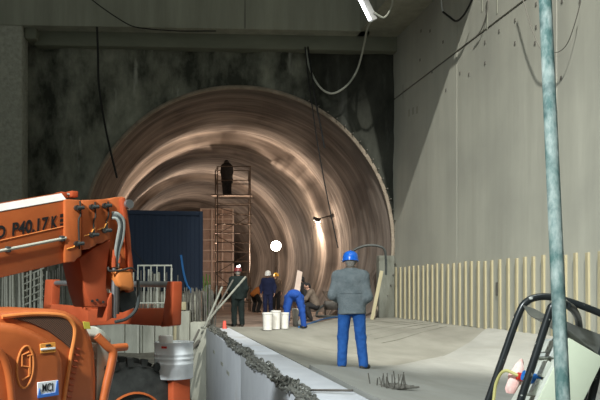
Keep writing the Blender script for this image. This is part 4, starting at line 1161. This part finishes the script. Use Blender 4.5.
# grout pump with hoses behind the man in grey
gp = W(333, 300, 29.0); gp.z = .56
gm = empty('grout_pump', gp, -YAW, 'low rusty grout pump with tangled hoses in the tunnel mouth', 'pump')
MB().bb((-.35, -.3, .28), (.45, .3, .62)).build('housing', 'steel_dark', gm, bevel=.03)
MB().loft([[Vector((x * .2, y * .2, .62)) for x, y in ((-1, -1), (1, -1), (1, 1), (-1, 1))], [Vector((x * .42, y * .36, 1.0)) for x, y in ((-1, -1), (1, -1), (1, 1), (-1, 1))]], cap=False).build('hopper', 'brown_cloth', gm)
for (x, y) in ((-.3, -.25), (.4, -.25), (-.3, .25), (.4, .25)):
    MB().cyl((x, y, -.01), (x, y, .3), .03, 6).build('leg', 'steel_dark', gm)
MB().tube(smoothpath([(-.35, 0, .45), (-.55, -.1, .3), (-.65, -.4, .06), (-.5, -.8, .05), (-.1, -.9, .05), (.5, -.7, .06)], 6), .045, 8).build('hose', 'rubber', gm, smooth=True)
MB().tube(smoothpath([(.45, 0, .5), (.7, -.2, 1.0), (.6, -.4, 1.3), (.2, -.5, .9), (.3, -.7, .05)], 6), .035, 8).build('hose', 'rubber', gm, smooth=True)
MB().cyl((-.1, .1, 1.0), (.5, .3, 1.75), .025, 6).build('lance', 'steel_dark', gm)
# ------------------------------------------------------------------ people: signed-distance bodies meshed with surface nets
def cap(a, b, ra, rb=None, sc=(1, 1, 1)): return ('c', np.array(a, float), np.array(b, float), ra, ra if rb is None else rb, np.array(sc, float))
def ell(c, r): return ('e', np.array(c, float), np.array(r, float))
def sdf_eval(prims, P, k):
    d = None
    for p in prims:
        if p[0] == 'c':
            _, a, b, ra, rb, sc = p
            Q = (P - a) / sc; B = (b - a) / sc
            L2 = max(float(B @ B), 1e-9)
            t = np.clip((Q @ B) / L2, 0, 1)
            e = (np.linalg.norm(Q - t[..., None] * B, axis=-1) - (ra + (rb - ra) * t)) * sc.min()
        else:
            _, c, r = p
            Q = (P - c) / r; n = np.linalg.norm(Q, axis=-1)
            e = (n - 1) * r.min() * np.where(n > 1, 1, 1)
        if d is None: d = e
        else:
            h = np.clip(0.5 + 0.5 * (d - e) / k, 0, 1)
            d = d + (e - d) * h - k * h * (1 - h)
    return d
def surface_net(prims, vox, k=0.03, cuts=(), wr=0.0, pad=0.05):
    lo = np.full(3, 1e9); hi = -lo
    for p in prims:
        if p[0] == 'c':
            m = max(p[3], p[4]) * p[5].max()
            lo = np.minimum(lo, np.minimum(p[1], p[2]) - m); hi = np.maximum(hi, np.maximum(p[1], p[2]) + m)
        else:
            lo = np.minimum(lo, p[1] - p[2]); hi = np.maximum(hi, p[1] + p[2])
    lo -= pad; hi += pad
    n = np.ceil((hi - lo) / vox).astype(int) + 1
    g = np.stack(np.meshgrid(*[lo[i] + vox * np.arange(n[i]) for i in range(3)], indexing='ij'), -1)
    D = sdf_eval(prims, g, k)
    if wr:
        D = D + wr * (np.sin(g[..., 2] * 38 + 9 * np.sin(g[..., 0] * 14) + 6 * g[..., 1]) * 0.6 + np.sin(g[..., 2] * 21 - g[..., 0] * 26 + 1.3) * 0.5)
    for (pt, nn) in cuts:      # keep the side the normal points away from
        D = np.maximum(D, (g - np.array(pt, float)) @ np.array(nn, float))
    S = D < 0
    c = [S[i:n[0] - 1 + i, j:n[1] - 1 + j, l:n[2] - 1 + l] for i in (0, 1) for j in (0, 1) for l in (0, 1)]
    cnt = sum(x.astype(int) for x in c); act = (cnt > 0) & (cnt < 8)
    idx = -np.ones(act.shape, int); ids = np.argwhere(act); idx[act] = np.arange(len(ids))
    acc = np.zeros((len(ids), 3)); wgt = np.zeros(len(ids))
    corners = [(i, j, l) for i in (0, 1) for j in (0, 1) for l in (0, 1)]
    for a in corners:
        for b in corners:
            if sum(abs(x - y) for x, y in zip(a, b)) == 1 and a < b:
                A = ids + np.array(a); B = ids + np.array(b)
                da = D[A[:, 0], A[:, 1], A[:, 2]]; db = D[B[:, 0], B[:, 1], B[:, 2]]
                cr = (da < 0) != (db < 0)
                t = np.where(cr, da / np.where(da - db == 0, 1, da - db), 0)
                pos = np.array(a) + (np.array(b) - np.array(a)) * t[:, None]
                acc += np.where(cr[:, None], pos, 0); wgt += cr
    V = lo + vox * (ids + acc / np.maximum(wgt, 1)[:, None])
    Q = []
    for ax in range(3):
        u, v = [(1, 2), (2, 0), (0, 1)][ax]
        sh = [slice(None)] * 3; s2 = [slice(None)] * 3
        sh[ax] = slice(0, -1); s2[ax] = slice(1, None)
        a, b = S[tuple(sh)], S[tuple(s2)]
        for (cond, flip_) in ((a & ~b, False), (~a & b, True)):
            E = np.argwhere(cond)
            E = E[(E[:, u] > 0) & (E[:, v] > 0) & (E[:, u] < n[u] - 1) & (E[:, v] < n[v] - 1)]
            if len(E) == 0: continue
            eu = np.zeros(3, int); eu[u] = 1; ev = np.zeros(3, int); ev[v] = 1
            q = []
            for o_ in (-eu - ev, -ev, np.zeros(3, int), -eu):
                c_ = E + o_; q.append(idx[c_[:, 0], c_[:, 1], c_[:, 2]])
            q = np.stack(q, 1)
            if flip_: q = q[:, ::-1]
            Q.append(q)
    return V, np.concatenate(Q)

def v3(*a): return np.array(a, float)
def unit(v): return v / max(np.linalg.norm(v), 1e-9)

def stand(**kw):
    J = dict(hip=v3(0, 0, .93), chest=v3(0, .01, 1.30), neck=v3(0, .01, 1.47), head=v3(0, .03, 1.61),
             shL=v3(-.185, 0, 1.41), shR=v3(.185, 0, 1.41), elL=v3(-.245, -.03, 1.13), elR=v3(.245, -.03, 1.13),
             wrL=v3(-.24, .06, .88), wrR=v3(.24, .06, .88), haL=v3(-.235, .09, .72), haR=v3(.235, .09, .72),
             hiL=v3(-.095, 0, .90), hiR=v3(.095, 0, .90), knL=v3(-.11, .03, .49), knR=v3(.11, .03, .49),
             anL=v3(-.12, -.02, .09), anR=v3(.12, -.02, .09), toL=v3(-.14, .16, .03), toR=v3(.14, .16, .03),
             hf=v3(0, 1, 0), hu=v3(0, 0, 1))
    for k, v in kw.items(): J[k] = np.array(v, float)
    return J

def hand_prims(wr_, ha, side_, palm_n):
    """palm with four fingers and a thumb; wr_ wrist, ha finger tip region"""
    x = unit(ha - wr_); n_ = unit(palm_n - x * (palm_n @ x)); y = np.cross(n_, x) * side_
    pr = [cap(wr_, wr_ + x * .045, .026, .030, (1, 1, 1)), cap(wr_ + x * .03 + y * .016, wr_ + x * .085 + y * .022, .017, .014), cap(wr_ + x * .03 - y * .016, wr_ + x * .085 - y * .022, .017, .014)]
    for i, (o_, l_) in enumerate(((.033, .072), (.011, .082), (-.011, .076), (-.031, .058))):
        b0 = wr_ + x * .085 + y * o_; b1 = b0 + x * l_ * .5 + n_ * l_ * .12; b2 = b1 + x * l_ * .38 + n_ * l_ * .32
        pr += [cap(b0, b1, .0095, .0088), cap(b1, b2, .0088, .0075)]
    t0 = wr_ + x * .03 + y * .03; t1 = t0 + x * .035 + y * .028 + n_ * .012; t2 = t1 + x * .032 + y * .006 + n_ * .014
    pr += [cap(t0, t1, .013, .011), cap(t1, t2, .011, .009)]
    return pr

def person(loc, yaw, J, label, jacket, trousers, helmet=None, vox=.018, hem=None, group=None, lamp=False, collar=None, belt=False, wr=.004, hair='hair_grey', hs=1.15, tb=1.08):
    root = empty('person', loc, yaw, label, 'person', group)
    hf, hu = unit(J['hf']), unit(J['hu']); hr_ = np.cross(hf, hu)
    h = J['head']
    def hp(r, f, u): return h + hr_ * r + hf * f + hu * u
    spine_d = unit(J['chest'] - J['hip'])
    flat = (1, .66, 1) if abs(spine_d[2]) > .75 else (1, 1, .70)
    mid_ = (J['hip'] + J['chest']) / 2
    body = [cap(J['hip'] * .5 + (J['hiL'] + J['hiR']) * .25, mid_, .122, .125, flat), cap(mid_, J['chest'], .125, .150, flat), cap(J['chest'], J['neck'], .12, .055),
            cap(J['shL'], J['shR'], .055), cap(J['neck'], h, .056, .055), cap(hp(0, -.018, .03), hp(0, .012, .03), .088, .088), cap(hp(0, .02, -.03), hp(0, .045, -.07), .058, .042),
            cap(hp(0, .095, .02), hp(0, .118, -.022), .010, .015), cap(hp(-.025, .088, -.062), hp(.025, .088, -.062), .010),
            cap(hp(-.04, .085, .035), hp(.04, .085, .035), .012), ell(hp(-.088, -.01, 0), (.014, .024, .034)), ell(hp(.088, -.01, 0), (.014, .024, .034))]
    for s in 'LR':
        body += [cap(J['sh' + s], J['el' + s], .052, .041), cap(J['el' + s], J['wr' + s], .041, .027),
                 cap(J['hi' + s], J['kn' + s], .083, .056), cap(J['kn' + s], J['an' + s], .056, .036), cap(J['an' + s], J['to' + s] + v3(0, 0, .01), .036, .028)]
    V, Q = surface_net(body, vox, .022)
    Vs, Qs, off = [V], [Q], len(V)
    for s, sg in (('L', 1), ('R', -1)):
        fwd_ = v3(0, 1, 0); x_ = unit(J['ha' + s] - J['wr' + s])
        pn = v3(sg * 1.0, .2, 0) if abs(x_[2]) > .6 else v3(0, 0, -1)
        hv, hq = surface_net(hand_prims(J['wr' + s], J['ha' + s], sg, pn), .0065, .006, pad=.02)
        Vs.append(hv); Qs.append(hq + off); off += len(hv)
    npmesh('body', np.concatenate(Vs), np.concatenate(Qs), 'skin', root)
    for s in (-1, 1):
        e = hp(.034 * s, .088, .012)
        MB().lathe([(max(.001, .011 * math.sin(a)), -.011 * math.cos(a)) for a in [PI * k / 6 for k in range(7)]], 8, 'Z', e).build('eye', 'eye', root, smooth=True)
    # hair
    V, Q = surface_net([cap(hp(0, -.028, .035), hp(0, -.005, .04), .095, .094), cap(hp(0, -.055, -.03), hp(0, -.05, .0), .062, .07)], max(.012, vox * .8), .02, cuts=[(tuple(hp(0, .05, 0)), tuple(hf))])
    npmesh('hair', V, Q, hair, root)
    # jacket
    jk = [cap(J['hip'] + spine_d * (.04 if hem is None else hem - .08), mid_, .180 * hs, .170 * hs, flat), cap(mid_, J['chest'], .170 * hs, .190 * hs, flat), cap(J['chest'], J['neck'] - spine_d * .035, .15, .078), cap(J['shL'], J['shR'], .082)]
    for s in 'LR':
        jk += [cap(J['sh' + s], J['el' + s], .082, .068), cap(J['el' + s], J['wr' + s] - unit(J['wr' + s] - J['el' + s]) * .01, .066, .046)]
    cuts = []
    if hem is not None: cuts = [(tuple(J['hip'] + spine_d * hem), tuple(-spine_d))]
    V, Q = surface_net(jk, vox, .05, cuts, wr)
    jo = npmesh('jacket', V, Q, jacket, root)
    if collar:
        V, Q = surface_net([cap(J['neck'] - v3(0, .012, .01), J['neck'] + (h - J['neck']) * .30 - v3(0, .012, 0), .078, .072)], vox, .01)
        npmesh('collar', V, Q, collar, jo)
    if belt:
        c = J['hip'] + spine_d * .20
        ringp = [c + v3(.178 * hs * math.cos(a), .120 * hs * math.sin(a), 0) for a in [2 * PI * k / 32 for k in range(33)]]
        MB().tube([Vector(p) for p in ringp], .012, 8).build('waist_cord', jacket, jo, smooth=True)
    # trousers
    tr = [cap((J['hiL'] + J['hip']) / 2, (J['hiR'] + J['hip']) / 2, .130, .130, (1, .9, 1))]
    for s in 'LR':
        tr += [cap(J['hi' + s], J['kn' + s], .105 * tb, .082 * tb), cap(J['kn' + s], J['an' + s] + unit(J['kn' + s] - J['an' + s]) * .0, .082 * tb, .072 * tb)]
    V, Q = surface_net(tr, vox, .03, [], wr)
    npmesh('trousers', V, Q, trousers, root)
    for s in 'LR':
        a, t = J['an' + s], J['to' + s]
        f_ = unit((t - a) * v3(1, 1, 0))
        z0 = min(a[2] - .09, t[2] - .03)
        V, Q = surface_net([cap(a - f_ * .035 - v3(0, 0, .045), a + f_ * .02 - v3(0, 0, .04), .046, .044), cap(a - v3(0, 0, .03), t + v3(0, 0, .015), .046, .036), cap(a, a - v3(0, 0, .04), .046)], min(vox, .014), .015, [((0, 0, z0 + .002), (0, 0, -1))])
        npmesh('shoe', V, Q, 'shoe', root)
    if helmet:
        M = Matrix((Vector(hr_), Vector(hf), Vector(hu))).transposed()
        C = Vector(hp(0, -.005, .045))
        dome = [(.128, -.015), (.128, .01), (.124, .045), (.112, .08), (.088, .108), (.05, .124), (.001, .13)]
        mb = MB(); rings = []
        for r, z in dome:
            rings.append([C + M @ Vector((r * math.cos(a) * .94, r * math.sin(a) * 1.12, z)) for a in [2 * PI * k / 24 for k in range(24)]])
        mb.loft(rings)
        ho = mb.build('helmet', helmet, root, smooth=True, sharp=70)
        rings = []
        for (k1, z) in ((1.0, -.015), (1.10, -.022), (1.10, -.030), (1.0, -.026)):
            rings.append([C + M @ Vector((.128 * k1 * math.cos(a) * .94, .128 * k1 * math.sin(a) * 1.12 + (.05 * max(0, math.sin(a)) ** 2 if k1 > 1 else 0), z)) for a in [2 * PI * k / 24 for k in range(24)]])
        MB().loft(rings, cap=False).build('brim', helmet, ho, smooth=True)
        MB().tube([C + M @ Vector((0, .143 * math.cos(a), .132 * math.sin(a))) for a in [PI * (.12 + .76 * k / 12) for k in range(13)]], .010, 6).build('ridge', helmet, ho, smooth=True)
        if lamp:
            L_ = C + M @ Vector((0, -.10, .12))
            MB().box(L_, (.06, .05, .05)).build('head_lamp', 'head_lamp', ho, bevel=.01)
            MB().box(C + M @ Vector((.05, -.06, .15)), (.05, .05, .06)).build('head_lamp', 'head_lamp', ho, bevel=.01)
    return root

def at(x, d, z=None):
    p = W(x, HZ, d); p.z = floor_z(p.x, p.y) if z is None else z; return p

# the man in the foreground, seen from behind
J = stand(hip=(.02, 0, .97), chest=(.005, .03, 1.33), neck=(0, .05, 1.49), head=(0, .08, 1.63),
          shL=(-.195, .03, 1.42), shR=(.195, .03, 1.42), elL=(-.272, -.02, 1.13), elR=(.262, -.03, 1.10), wrL=(-.20, .20, 1.05), wrR=(.15, .18, .97), haL=(-.14, .32, 1.06), haR=(.08, .26, .93),
          hiL=(-.085, 0, .92), hiR=(.12, 0, .92), knL=(-.115, .03, .49), knR=(.155, .02, .49), anL=(-.13, -.02, .09), anR=(.195, -.05, .09), toL=(-.16, .15, .03), toR=(.27, .08, .03), hf=(-.05, .97, -.12), hu=(0, .12, .99))
p = at(350.5, 11.36)
person(p, -YAW - .05, J, 'person in grey jacket, blue trousers and blue helmet standing with back turned', 'jacket_grey', 'trouser_blue', 'helmet_blue', .0125, hem=-.13, collar='collar_brown', belt=True, hs=1.2, wr=.002, tb=1.0)
# worker in red helmet beside the leaning pipes
J = stand(elL=(-.27, .02, 1.12), wrL=(-.2, .2, .98), haL=(-.12, .3, .95), hf=(.2, .95, -.25), hu=(.04, .25, .97), head=(.01, .06, 1.60))
person(at(238, 22.3, .54), -YAW + .35, J, 'person in dark jacket and red helmet with lamp standing near the leaning pipes', 'dark_green', 'dark_green', 'helmet_red', hem=-.12, lamp=True)
# worker in white helmet facing the camera
J = stand(elL=(-.29, -.02, 1.13), elR=(.29, -.02, 1.13), wrL=(-.27, .08, .88), wrR=(.27, .08, .88), haL=(-.26, .12, .73), haR=(.26, .12, .73), hf=(.1, .96, -.25), hu=(0, .25, .97))
person(at(268, 30.0, .58), PI - YAW - .1, J, 'person in navy overall and white helmet facing out of the tunnel', 'navy', 'navy', 'helmet_white', hem=-.12)
# bending worker in blue
J = stand(hip=(0, -.05, .93), chest=(0, .33, .88), neck=(0, .47, .80), head=(.02, .58, .70), shL=(-.19, .40, .84), shR=(.19, .40, .84), elL=(-.24, .46, .56), elR=(.24, .46, .56),
          wrL=(-.16, .46, .33), wrR=(.16, .46, .33), haL=(-.13, .47, .18), haR=(.13, .47, .18), hiL=(-.11, -.05, .89), hiR=(.11, -.05, .89), knL=(-.19, -.03, .48), knR=(.22, -.03, .48),
          anL=(-.21, -.05, .09), anR=(.27, -.02, .09), toL=(-.25, .12, .03), toR=(.34, .13, .03), hf=(0, .35, -.94), hu=(0, .94, .35))
person(at(294, 20.6), -YAW, J, 'person in bright blue overall bending down over a bucket', 'overall_blue', 'overall_blue', None, .016)
# crouching workers by the pump
def crouch(**kw):
    J = stand(hip=(0, -.12, .36), chest=(0, .06, .70), neck=(0, .14, .86), head=(0, .19, .99), shL=(-.185, .10, .80), shR=(.185, .10, .80), elL=(-.24, .24, .58), elR=(.24, .24, .58),
              wrL=(-.13, .42, .50), wrR=(.13, .42, .50), haL=(-.06, .54, .48), haR=(.06, .54, .48), hiL=(-.1, -.1, .34), hiR=(.1, -.1, .34), knL=(-.16, .30, .50), knR=(.16, .30, .50),
              anL=(-.14, .08, .09), anR=(.14, .08, .09), toL=(-.16, .26, .03), toR=(.16, .26, .03), hf=(0, .9, -.4), hu=(0, .4, .9))
    for k, v in kw.items(): J[k] = np.array(v, float)
    return J
J = stand(hip=(0, -.06, .80), chest=(0, .14, 1.10), neck=(0, .22, 1.26), head=(0, .28, 1.38), shL=(-.185, .18, 1.20), shR=(.185, .18, 1.20), elL=(-.24, .3, .98), elR=(.24, .3, .98), wrL=(-.1, .48, .92), wrR=(.1, .48, .92), haL=(-.05, .6, .9), haR=(.05, .6, .9),
          hiL=(-.095, -.06, .78), hiR=(.095, -.06, .78), knL=(-.12, .14, .45), knR=(.12, .14, .45), hf=(0, .9, -.4), hu=(0, .4, .9))
person(at(307, 27.4, .58), -YAW + .7, J, 'bareheaded person in dark clothes stooping beside the pale board', 'dark_cloth', 'dark_cloth', None, hair='dark_cloth')
person(at(313, 25.2, .58), PI * .5 - YAW, crouch(hip=(0, -.12, .5), hiL=(-.1, -.1, .48), hiR=(.1, -.1, .48), knL=(-.16, .28, .55), knR=(.16, .28, .55), chest=(0, .06, .86), neck=(0, .14, 1.02), head=(0, .19, 1.15), shL=(-.185, .10, .96), shR=(.185, .10, .96), elL=(-.24, .24, .74), elR=(.24, .24, .74)), 'bareheaded person in brown jacket crouching by the grout pump', 'brown_cloth', 'dark_cloth', None, hair='dark_cloth')
# workers further in
person(at(276, 35.0, .58), PI - YAW + .3, stand(), 'person in brown jacket and yellow helmet behind the person in white helmet', 'brown_cloth', 'dark_cloth', 'helmet_yellow')
J = stand(hip=(0, -.1, .80), chest=(0, .22, .98), neck=(0, .36, 1.03), head=(0, .48, 1.02), shL=(-.19, .28, 1.0), shR=(.19, .28, 1.0), elL=(-.24, .36, .74), elR=(.24, .36, .74), wrL=(-.14, .46, .55), wrR=(.14, .46, .55), haL=(-.1, .5, .42), haR=(.1, .5, .42),
          hiL=(-.1, -.1, .78), hiR=(.1, -.1, .78), knL=(-.14, .12, .46), knR=(.14, .12, .46), hf=(0, .8, -.6), hu=(0, .6, .8))
person(at(256, 33.0, .58), -YAW - .6, J, 'stooping person in orange jacket near the scaffold tower', 'orange_cloth', 'dark_cloth', None, hair='dark_cloth')
# worker on the scaffold platform
J = stand(neck=(0, .06, 1.46), head=(.03, .12, 1.57), hf=(0, .85, -.5), hu=(0, .5, .85), elL=(-.25, .02, 1.12), wrL=(-.18, .2, .98), haL=(-.1, .3, .95), elR=(.26, .05, 1.12), wrR=(.18, .24, 1.02), haR=(.1, .34, 1.0))
pp = W(227, HZ, DS + .55); pp.z = sb.z + zp
person(pp, -YAW + .5, J, 'person in dark clothes standing on top of the scaffold tower', 'dark_cloth', 'dark_cloth', 'helmet_dark', hem=-.3, hs=1.65, tb=1.45)
